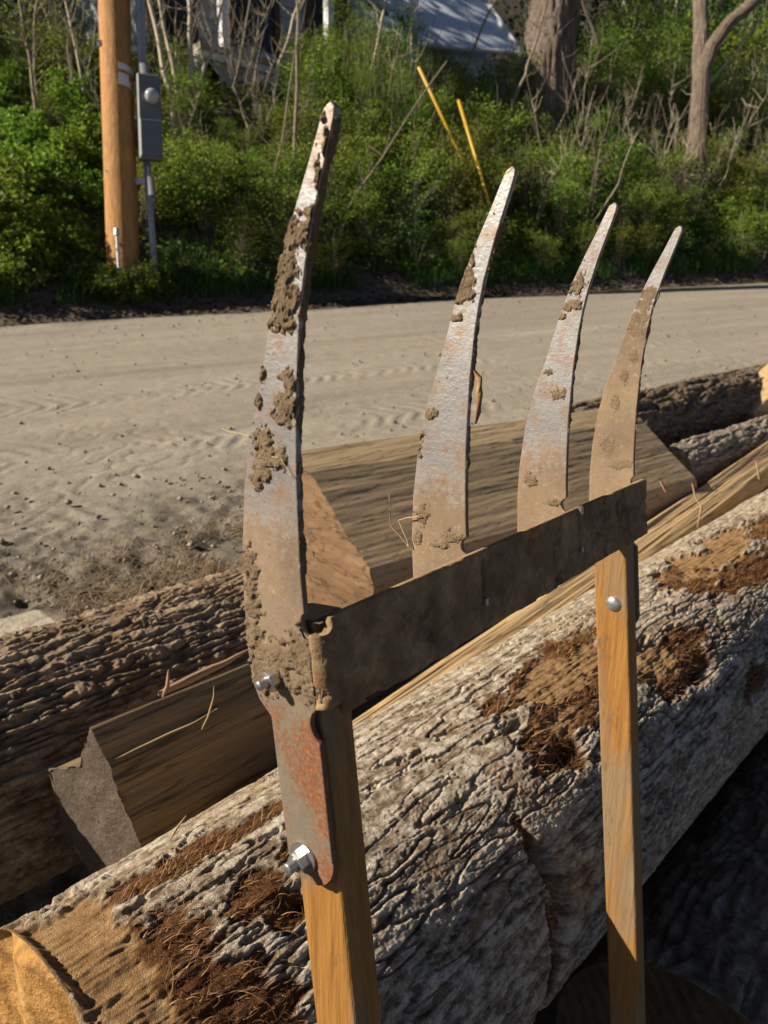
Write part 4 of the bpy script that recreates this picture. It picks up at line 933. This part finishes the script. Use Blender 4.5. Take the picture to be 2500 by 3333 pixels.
    sliver('arched pale splinter curling over the dark split timber', pr((436, 1575, .96), (450, 1545, .95), (460, 1510, .94), (462, 1480, .94)), .0011, SLIVER)
    sliver('short splinter pointing up beside the ridged log', pr((352, 1505, 1.0), (362, 1480, .99), (364, 1445, .99)), .003, SLIVER)
    sliver('long frayed strip along the top edge of the dark split timber', pr((340, 1500, 1.0), (400, 1470, 1.03), (470, 1440, 1.07), (545, 1400, 1.12)), .006, SLIVER)
    sliver('second thin splinter lying on the dark split timber', pr((250, 1640, .93), (330, 1600, .95), (420, 1560, .97), (470, 1530, 1.0)), .0011, SLIVER)
    sliver('tiny pale splinter on the shaded face of the dark split timber', pr((368, 1812, .85), (385, 1785, .86), (402, 1762, .87)), .0016, SLIVER)
    mb = MB()

# ================================================================== BROADFORK
TP = np.array([-0.04395833, 0.45724241, -0.19855699])
TR = np.array([[0.61756338, -0.78197704, -0.08256132], [0.78612169, 0.61161467, 0.08734523], [-0.01781179, -0.11888143, 0.99274868]])
def tool(u, v, w): return TP + np.stack(np.broadcast_arrays(u, v, w), -1) @ TR.T
TL, THB, HE, HAN, HAU = .6286, .0734, .0137, .0454, .0315
LEFT = np.array([(-.0500, .3086), (-.0450, .3066), (-.0410, .3005), (-.0298, .282), (-.0175, .263), (-.0027, .238), (.0104, .212), (.019, .1905), (.032, .159), (.0463, .129), (.0591, .0906), (.0687, .0468), (.0739, .008), (.0761, -.031), (.0753, -.0565), (.0699, -.0701), (.0590, -.0815), (.0587, -.1007), (.0584, -.157), (.0573, -.193), (.0525, -.2035), (.0440, -.2095)])
RIGHT = np.array([(-.0515, .3084), (-.0532, .3055), (-.0520, .3005), (-.0463, .288), (-.0321, .258), (-.0204, .229), (-.0140, .209), (-.0086, .188), (-.0013, .151), (.003, .122), (.007, .092), (.0098, .061), (.0122, .0286), (.0128, .0035)])
def outline(w, tang):
    o = np.argsort(LEFT[:, 1]); vl = np.interp(w, LEFT[o, 1], LEFT[o, 0]); o = np.argsort(RIGHT[:, 1]); vr = np.interp(w, RIGHT[o, 1], RIGHT[o, 0])
    if tang:
        r1 = .0064 + np.sqrt(np.clip(.0105 ** 2 - (w + .004) ** 2, 0, None)); r2 = .0030 + np.sqrt(np.clip(.0150 ** 2 - (w + .0790) ** 2, 0, None))
        body = np.where(w > .0035, vr, np.where(w > -.0135, np.maximum(r1, .0085), np.where(w > -.0645, .0085, np.where(w > -.0925, np.maximum(r2, .0105), .0108))))
        # rounded foot
        ft = np.sqrt(np.clip(.0245 ** 2 - np.clip(-.185 - w, 0, None) ** 2, 0, None)); c = .0345
        body = np.where(w < -.185, c - ft, body); vl = np.where(w < -.185, np.minimum(vl, c + ft), vl)
        return vl, body
    vr = np.maximum(vr, np.where(np.abs(w - .003) < .0085, .0105 + np.sqrt(np.clip(.0085 ** 2 - (w - .003) ** 2, 0, None)), vr))
    return vl, vr
MUD = {0: [(-.011, .245, .008, .012), (-.021, .243, .006, .008), (-.002, .228, .010, .014), (.000, .210, .012, .012), (.004, .197, .011, .008), (-.0455, .286, .0022, .014), (-.037, .268, .0025, .02), (-.027, .246, .004, .012),
           (.004, .159, .007, .007), (.010, .141, .010, .010), (.034, .122, .010, .009), (.030, .111, .014, .008), (.038, .102, .009, .008), (.045, .095, .006, .006), (.022, .109, .009, .006),
           (.063, .034, .008, .012), (.064, .018, .008, .010), (.065, .002, .009, .008), (.067, -.02, .009, .014), (.055, -.036, .020, .012), (.035, -.030, .022, .009), (.018, -.024, .014, .014), (.012, -.045, .012, .016), (.062, -.052, .012, .012), (.040, -.052, .02, .006), (.028, .168, .004, .007), (.033, .148, .003, .005), (.012, -.010, .010, .006)],
       1: [(-.004, .238, .006, .007), (.000, .228, .009, .008), (.004, .219, .008, .006), (-.006, .221, .005, .006), (.041, .122, .006, .005), (.054, .104, .005, .004), (.058, .090, .004, .005), (.031, .011, .009, .006), (-.010, .246, .003, .006), (.008, .202, .006, .003), (.06, .03, .006, .01), (.066, .008, .005, .006), (.040, .004, .010, .004), (.020, .012, .006, .004)],
       2: [(-.008, .235, .009, .008), (-.002, .216, .010, .006), (.010, .207, .006, .004), (.018, .126, .007, .006), (-.012, .243, .005, .006), (.028, .15, .005, .003), (.055, .03, .007, .008), (.028, .006, .010, .004)],
       3: [(-.011, .235, .012, .008), (-.006, .222, .010, .008), (.002, .208, .012, .008), (.008, .196, .010, .008), (-.002, .19, .012, .009), (.010, .160, .007, .006), (.022, .135, .006, .008), (.035, .10, .006, .01), (.045, .045, .01, .009), (.03, .02, .014, .006)]}
DUST = {0: (.075, .11), 1: (.06, .10), 2: (.065, .11), 3: (.215, .06)}
def mud_h(k, v, w):
    no = fbm(v * 150, w * 150, k * 3.1, 4, 300, .62) * .75; m = np.zeros_like(v)
    for (cv, cw, rv, rw) in MUD[k]:
        d = np.sqrt(((v - cv) / rv) ** 2 + ((w - cw) / rw) ** 2); m = np.maximum(m, np.clip(1.12 - d + no, -1, 1))
    # stray crumbs
    cr = fbm(v * 330, w * 330, k * 5.3, 2, 320) + .45 * pn(v * 40, w * 40, k, 325); m = np.maximum(m, np.where(cr > .86, (cr - .86) * 1.2, -1))
    thick = (.0022, .0015, .0015, .0006)[k]
    rg = 1 + .50 * fbm(v * 150, w * 150, 1.7, 3, 330, .6) + .45 * pn(v * 600, w * 600, 1, 340)
    h = np.where(m > 0, np.minimum(m * 1.9, 1) ** .85 * thick * rg, -.0004)
    return m, h
def steel_mat():
    M = Mat('worn_steel', .5, .55, .4); v = M.vec()
    n = M.noise(v, 45, 6, .7); n2 = M.noise(v, 9, 5, .6); n3 = M.noise(v, 220, 4, .7)
    st = M.t.nodes.new('ShaderNodeMapping'); st.inputs['Scale'].default_value = (30, 30, 800); M.link(M.tc.outputs['Object'], st.inputs[0])
    sc = M.noise(st.outputs[0], 1.0, 3, .6)
    c = M.ramp(n2, [(.3, (.22, .213, .205)), (.7, (.345, .338, .33))])
    c = M.mix(M.ramp(sc, [(.5, 0.), (.75, .14)]), c, (.72, .69, .64))
    stain = M.ramp(n, [(.47, 0.), (.62, .75)])
    c = M.mix(stain, c, (.27, .18, .125))
    c = M.mix(M.ramp(n3, [(.62, 0.), (.7, .8)]), c, (.20, .13, .08))
    nd = M.noise(v, 150, 8, .8); d = M.attr('dust'); dd = M.ramp(M.math('ADD', d, M.math('MULTIPLY', M.math('SUBTRACT', M.mix(.7, n, nd), .5), 1.7)), [(.3, 0.), (.62, .93)])
    dustc = M.ramp(n2, [(.3, (.135, .092, .055)), (.5, (.21, .145, .083)), (.75, (.29, .20, .108))])
    dustc = M.mix(M.ramp(M.noise(v, 28, 6, .7), [(.5, 0.), (.66, .75)]), dustc, (.20, .125, .10)); dustc = M.mix(M.ramp(nd, [(.56, 0.), (.68, .7)]), dustc, (.10, .065, .04)); dustc = M.mix(M.ramp(nd, [(.34, .7), (.44, 0.)]), dustc, (.36, .29, .21))
    c = M.mix(dd, c, dustc)
    rn = M.ramp(M.math('ADD', M.attr('rust'), M.math('MULTIPLY', M.math('SUBTRACT', M.noise(v, 170, 9, .85), .5), 1.9)), [(.46, 0.), (.50, .5), (.66, 1.)])
    rc = M.ramp(M.noise(v, 300, 3), [(.3, (.12, .05, .026)), (.6, (.22, .085, .034)), (.82, (.42, .17, .03))])
    c = M.mix(M.attr('tang'), c, M.mix(rn, M.mix(n, (.10, .085, .062), (.21, .175, .125)), rc))
    M.color(c)
    inv = M.math('SUBTRACT', .5, M.math('MULTIPLY', dd, .5)); M.link(inv, M.b.inputs['Metallic'])
    M.rough(M.ramp(dd, [(0., .42), (1., .9)])); M.bump(M.mix(.12, n3, sc), .0005); return M.m
def mud_mat():
    M = Mat('dried_mud', .97, 0, .05); v = M.vec(); n = M.noise(v, 60, 5, .7); n2 = M.noise(v, 520, 5, .8)
    c = M.ramp(n, [(.3, (.19, .135, .082)), (.7, (.31, .23, .145))]); c = M.mix(M.ramp(n2, [(.5, 0.), (.7, .6)]), c, (.43, .335, .225)); c = M.mix(M.ramp(n2, [(.32, .6), (.44, 0.)]), c, (.11, .07, .04))
    M.color(c); M.bump(n2, .0028); return M.m
def make_broadfork():
    root = thing('broadfork', 'upturned broadfork with four muddy curved steel tines, steel crossbar and two wooden handles', 'garden fork', tuple(tool(TL / 2, .03, -1.1)))
    steel = steel_mat(); mud = mud_mat(); th = .0052
    dm = Mat('caked_steel', .85, .25, .2); v = dm.vec(); n = dm.noise(v, 26, 8, .78); n2 = dm.noise(v, 9, 7, .7)
    c = dm.ramp(n, [(.32, (.13, .085, .045)), (.5, (.27, .18, .095)), (.68, (.46, .32, .17))]); c = dm.mix(dm.ramp(n2, [(.58, 0.), (.64, .75)]), c, (.06, .042, .03)); c = dm.mix(dm.ramp(n2, [(.36, .8), (.43, 0.)]), c, (.24, .10, .045))
    dm.color(c); dm.bump(dm.noise(v, 250, 5, .7), .0012); caked = dm.m
    for k in range(4):
        u0 = k * (TL - th) / 3; tang = k in (0, 3); w1 = -.2095 if tang else -.05
        ws = np.concatenate([.3085 - (1 - np.cos(np.linspace(0, np.pi / 2, 14))) * .004, np.arange(.3035, w1 + .004, -.0009), w1 + .004 * (1 - np.sin(np.linspace(0, np.pi / 2, 12)))])
        ws = np.unique(ws)[::-1]; nr = len(ws); vl, vr = outline(ws, tang); nc = 72
        bev = .0007; wid = np.maximum(vl - vr, .0002); b2 = np.minimum(bev, wid * .3)
        s = np.linspace(0, 1, nc)
        VV = (vr + b2)[:, None] + (wid - 2 * b2)[:, None] * s[None]; WW = np.broadcast_to(ws[:, None], VV.shape)
        if k == 3: front_u, back_u = u0, u0 + th
        else: front_u, back_u = u0, u0 + th
        front = tool(np.full_like(VV, front_u), VV, WW)
        mid = [tool(np.full(nr, front_u + b2), vl, ws), tool(np.full(nr, back_u - b2), vl, ws)]
        back = tool(np.full((nr, 6), back_u), vl[:, None] - b2[:, None] - (wid - 2 * b2)[:, None] * np.linspace(0, 1, 6)[None], ws[:, None])
        mid2 = [tool(np.full(nr, back_u - b2), vr, ws), tool(np.full(nr, front_u + b2), vr, ws)]
        ring = np.concatenate([front, mid[0][:, None], mid[1][:, None], back, mid2[0][:, None], mid2[1][:, None]], 1); nn = ring.shape[1]
        D, sp = DUST[k]
        dust = np.clip(sst(D + sp, D - sp, ws), 0, 1)[:, None] * np.ones((1, nn)) * .95
        if k != 3: dust = np.maximum(dust, .04)
        mlow, _ = mud_h(k, vr[:, None] + wid[:, None] * np.linspace(0, 1, nn)[None] * 0 + np.concatenate([VV - vr[:, None], np.zeros((nr, nn - nc))], 1), np.broadcast_to(ws[:, None], (nr, nn)))
        dust = np.maximum(dust, .30 * sst(-.5, .05, mlow) + .0)
        tg = (sst(-.060, -.072, ws) if k == 0 else 0 * ws)[:, None] * np.ones((1, nn))
        vv = np.concatenate([VV, np.repeat(vl[:, None], 2, 1), np.repeat(vr[:, None], 6, 1), np.repeat(vr[:, None], 2, 1)], 1)
        rust = np.clip(.42 + .24 * sst(.045, .018, vv) * sst(-.05, -.09, ws)[:, None] + .25 * pn(vv * 40, ws[:, None] * 25, 0, 350), 0, 1)
        caps = np.array([list(range(nn))[::-1], [(nr - 1) * nn + j for j in range(nn)]])
        m = mesh_np('tine', ring.reshape(-1, 3), [grid_faces(nr, nn, True), caps], attrs={'dust': dust, 'tang': tg, 'rust': rust}, mats=(steel,))
        t = obj('tine', m, root, ('nearest tine, heavily caked with mud', None, None, 'farthest tine, coated brown with dried mud')[k])
        # mud caked on the face and along the edge
        mm, hh = mud_h(k, VV, WW)
        P = tool(np.full_like(VV, front_u) - hh, VV, WW); fc = grid_faces(nr, nc); keep = (mm.ravel()[fc] > -.03).any(1); fc = fc[keep]
        MBm = MB(); use = np.unique(fc); mp = np.zeros(nr * nc, int); mp[use] = np.arange(len(use)); MBm.add(P.reshape(-1, 3)[use], mp[fc])
        ne = 16; ue = np.linspace(front_u - .0002, back_u + .0002, ne)[None] * np.ones((nr, 1)); we = np.broadcast_to(ws[:, None], ue.shape)
        rngs = {0: [(.30, .195, .55), (.195, .10, .12), (.1, .03, -.15)], 1: [(.27, .235, .35), (.225, .12, .12), (.11, .05, .0)], 2: [(.2, .08, .1)], 3: [(.25, .06, .05)]}[k]
        e = np.full(nr, -1.)
        for a, b, g in rngs: e = np.where((ws < a) & (ws > b), g, e)
        me = e[:, None] + .8 * fbm(ue * 160, we * 55, k, 3, 360); he = np.where(me > 0, np.minimum(me * 1.6, 1) * .0022 * (1 + .5 * fbm(ue * 500, we * 400, 2, 3, 370)), -.0004)
        Pe = tool(ue, vr[:, None] - he, we); fe = grid_faces(nr, ne); fe = fe[(me.ravel()[fe] > -.05).any(1) & (we.ravel()[fe] > .01).all(1)]
        if len(fe): use = np.unique(fe); mp = np.zeros(nr * ne, int); mp[use] = np.arange(len(use)); MBm.add(Pe.reshape(-1, 3)[use], mp[fe][:, ::-1])
        if k == 0:                        # mud smeared round the fold onto the crossbar
            aa, wf = np.meshgrid(np.linspace(-.25, 1.35, 40), np.linspace(-.0645, -.012, 90), indexing='ij')
            hf = .0006 + .0011 * (.6 + fbm(aa * 5, wf * 220, 0, 4, 380, .65)) * sst(1.35, 1.0, aa); rr = .0085 + hf
            ub, vb = np.where(aa > 0, .0085 - rr * np.cos(aa), -hf), np.where(aa > 0, .0085 - rr * np.sin(aa), .0085 - aa * .0085)
            MBm.add(tool(ub, vb, wf).reshape(-1, 3), grid_faces(40, 90))
        obj('dried_mud', MBm.mesh('dried_mud', mud, True), t)
    # crossbar: bent plate with relief slots
    bend = .0085; us = np.concatenate([np.arange(bend, TL - .001, .0022), [TL]]); ws = np.linspace(-THB, 0, 46)
    arc = np.linspace(0, np.pi / 2, 9)[:-1]
    uf = np.concatenate([bend - bend * np.cos(arc), us]); vf = np.concatenate([bend - bend * np.sin(arc), np.zeros(len(us))])
    un = np.concatenate([-np.cos(arc), np.zeros(len(us))]); vn = np.concatenate([-np.sin(arc), -np.ones(len(us))])
    UU, WW = np.meshgrid(uf, ws, indexing='ij')
    dep = .0009 * fbm(UU * 60, WW * 60, 0, 4, 400, .65) + .0022 * sst(.15, .45, fbm(UU * 16, WW * 22, 0, 4, 404, .6))
    for ut in ((TL - th) / 3, 2 * (TL - th) / 3):
        dep = dep - .006 * np.exp(-((UU - ut - .004) / .0022) ** 4) * sst(-.05, -.045, WW) * sst(-.006, -.012, WW)
    dep = dep - .009 * np.exp(-(((UU - .052) / .009) ** 2 + ((WW + .0705) / .0065) ** 2) ** 2)
    wtop = WW.copy(); tp = (WW > -.0001)
    wtop = wtop + 0 * WW
    for (uc, rc) in ((.003, .0098),): # relief at the top of the fold
        wtop = np.where(UU < .02, np.minimum(WW, -.001 - np.sqrt(np.clip(rc ** 2 - (UU - uc) ** 2, 0, None)) * (UU < uc + rc)), WW)
    lowr = np.where(UU < .016, np.maximum(wtop, -.0645), wtop)
    outer = tool(UU + un[:, None] * dep, vf[:, None] + vn[:, None] * dep, lowr)
    inner = tool(UU - un[:, None] * .0048, vf[:, None] - vn[:, None] * .0048, lowr)
    n1, n2_ = UU.shape; off = n1 * n2_
    fo = grid_faces(n1, n2_); fi = fo[:, ::-1] + off; i = np.arange(n1 - 1); j = np.arange(n2_ - 1)
    rim = np.vstack([np.stack([i * n2_, (i + 1) * n2_, (i + 1) * n2_ + off, i * n2_ + off], 1), np.stack([i * n2_ + n2_ - 1, i * n2_ + n2_ - 1 + off, (i + 1) * n2_ + n2_ - 1 + off, (i + 1) * n2_ + n2_ - 1], 1),
                     np.stack([j, j + off, j + 1 + off, j + 1], 1), np.stack([(n1 - 1) * n2_ + j, (n1 - 1) * n2_ + j + 1, (n1 - 1) * n2_ + j + 1 + off, (n1 - 1) * n2_ + j + off], 1)])
    obj('crossbar', mesh_np('crossbar', np.vstack([outer.reshape(-1, 3), inner.reshape(-1, 3)]), [fo, fi, rim], mats=(caked,)), root)
    bright = plain('bright_steel', (.55, .54, .52), .3, .85, .12, 60)
    E = lambda a, b, c: TR @ np.array([a, b, c])
    # weld tabs of the inner tines
    mb = MB(); mb.box(tool(2 * (TL - th) / 3 + .004, -.0016, -.0035), E(.0032, 0, 0), E(0, .0022, 0), E(0, 0, .0042)); mb.box(tool((TL - th) / 3 + .004, -.0008, -.0475), E(.0022, 0, 0), E(0, .0018, 0), E(0, 0, .003)); mb.box(tool(2 * (TL - th) / 3 + .004, -.0008, -.0475), E(.0022, 0, 0), E(0, .0018, 0), E(0, 0, .003))
    obj('tab', mb.mesh('tab', bright), root)
    # dirt packed in the channel behind the bar
    uu, vv = np.meshgrid(np.linspace(.0055, TL - .007, 300), np.linspace(.005, .05, 24), indexing='ij')
    hgt = -.006 + .004 * fbm(uu * 40, vv * 40, 0, 4, 410) - .02 * sst(.03, .05, vv) - .02 * sst(.035, .06, uu) - .01 * sst(.01, .03, vv) * sst(.03, .07, uu)
    obj('packed_soil', mesh_np('packed_soil', tool(uu, vv, hgt).reshape(-1, 3), grid_faces(300, 24), mats=(mud,)), root)
    # handles
    hm = Mat('varnished_handle', .5, 0, .35)
    mp = hm.t.nodes.new('ShaderNodeMapping'); mp.inputs['Scale'].default_value = (1, 1, .035); hm.link(hm.tc.outputs['Object'], mp.inputs[0])
    a = hm.noise(mp.outputs[0], 160, 5, .6, .3); b = hm.noise(hm.vec((1, 1, .3)), 16, 4, .6)
    c = hm.ramp(a, [(.25, (.17, .08, .022)), (.5, (.285, .138, .033)), (.8, (.36, .185, .05))])
    c = hm.mix(hm.ramp(b, [(.44, 0.), (.58, .85)]), c, (.215, .155, .092)); c = hm.mix(hm.ramp(hm.noise(hm.vec((1, 1, .5)), 40, 7, .75), [(.57, 0.), (.68, .75)]), c, (.12, .08, .045))
    ck = hm.ramp(hm.math('ABSOLUTE', hm.math('SUBTRACT', hm.noise(mp.outputs[0], 120, 4, .7), .5)), [(0., .35), (.02, 0.)]); c = hm.mix(ck, c, (.12, .06, .022))
    hm.color(c); hm.bump(hm.mix(.5, a, hm.noise(hm.vec((1, 1, .2)), 90, 6, .7)), .003)
    for u0, flip in ((.0090, 0), (TL - .0056 - HAU, 1)):
        mb = MB(); ns = 80; zs = np.linspace(-.034 if flip else -.004, -1.12, ns); r = .0035
        cor = []
        for (cu, cv, a0) in ((1, -1, -90), (1, 1, 0), (-1, 1, 90), (-1, -1, 180)):
            for q in np.radians(np.linspace(a0, a0 + 90, 4)): cor.append((cu * (HAU / 2 - r) + r * math.cos(q), cv * (HAN / 2 - r) + r * math.sin(q)))
        cor = np.array(cor)
        V = tool(u0 + HAU / 2 + cor[None, :, 0] + 0 * zs[:, None], HE + HAN / 2 + cor[None, :, 1] + 0 * zs[:, None], zs[:, None] + 0 * cor[None, :, 0])
        nc = len(cor)
        mb = mesh_np('handle', V.reshape(-1, 3), [grid_faces(ns, nc, True), np.array([list(range(nc))[::-1], [(ns - 1) * nc + j for j in range(nc)]])], mats=(hm.m,))
        o = obj('handle', mb, root)
        o.data.polygons.foreach_set('use_smooth', np.zeros(len(o.data.polygons), bool))
    # bolts
    ax = E(-1, 0, 0); A = E(0, 1, 0); B = E(0, 0, 1)
    def nut(c, r, h, mb, k=6, rot=.2):
        th_ = np.linspace(0, 2 * np.pi, k, endpoint=False) + rot; P0 = [c + r * (A * math.cos(t) + B * math.sin(t)) for t in th_]
        V = P0 + [p + ax * h * .82 for p in P0] + [c + (p - c) * .86 + ax * h for p in P0]
        mb.add(V, list(grid_faces(3, k, True)), None); mb.add([p for p in V[2 * k:]] + [c + ax * h], None, [(k, j, (j + 1) % k) for j in range(k)])
    def bolt(name, c, rs, rn, hn, Lb, rw):
        bo = thing_part = None
        mb = MB(); s = np.linspace(0, Lb, 44); r = rs * (1 + .08 * np.sin(s / .00125 * 2 * np.pi)); r[-3:] *= (.97, .88, .8); mb.tube(c[None] + ax[None] * s[:, None], r, 18); o = obj('bolt', mb.mesh('bolt', bright, True), root)
        mb = MB(); nut(c + ax * .0018, rn, hn, mb); obj('nut', mb.mesh('nut', bright), o)
        if rw:
            mb = MB(); mb.tube([c, c + ax * .0022], rw, 28); obj('washer', mb.mesh('washer', bright), o)
    bolt('bolt', tool(0., .048, -.0485), .0036, .0072, .0085, .018, 0)
    bolt('bolt', tool(0., .0400, -.1890), .0043, .0078, .0085, .0185, .0125)
    c = tool(TL - .0056 - HAU, .0330, -.165); mb = MB(); q = np.linspace(0, np.pi / 2, 9); mb.tube(c[None] + ax[None] * (.0052 * np.sin(q))[:, None], np.maximum(.0105 * np.cos(q), .0002), 28); obj('bolt_head', mb.mesh('bolt_head', bright, True), root)
    # bark flake stuck to the second tine
    u2 = (TL - th) / 3; mb = MB(); P = [tool(u2 + .003, x, w) for x, w in ((-.0035 + .0, .158), (-.0085, .150), (-.0075, .137), (-.0055, .122), (-.002, .112))]
    mb.tube(P, [.001, .0028, .0032, .0026, .0008], 6); o = obj('bark_flake', mb.mesh('bark_flake', plain('flake', (.26, .15, .07), .9, 0, .4, 120), True), root)
    # root hairs
    for o_, r_, pts in ((-.002, .00035, ((.046, .126), (.058, .128), (.072, .131))), (-.002, .00035, ((.03, .113), (.016, .110), (.008, .098))),
                        (u2 - .004, .0006, ((.075, .0), (.095, .02), (.092, .05))), (u2 - .004, .0006, ((.075, .0), (.085, .025), (.06, .03)))):
        mb = MB(); mb.tube(wiggle([tool(o_, a_, b_) for a_, b_ in pts], 14, .04), r_, 5); obj('root_hair', mb.mesh('root_hair', SLIVER, True), root)
    root.location = [x * .87 for x in root.location]; root.scale = (.87, .87, .87)      # real size: bar 55 cm wide

make_ground(); make_road(); make_house(); make_pole()
make_trees(); make_woodland(); make_vegetation(); make_bare_stems(); make_saplings(); make_grass()
make_pile(); make_broadfork()
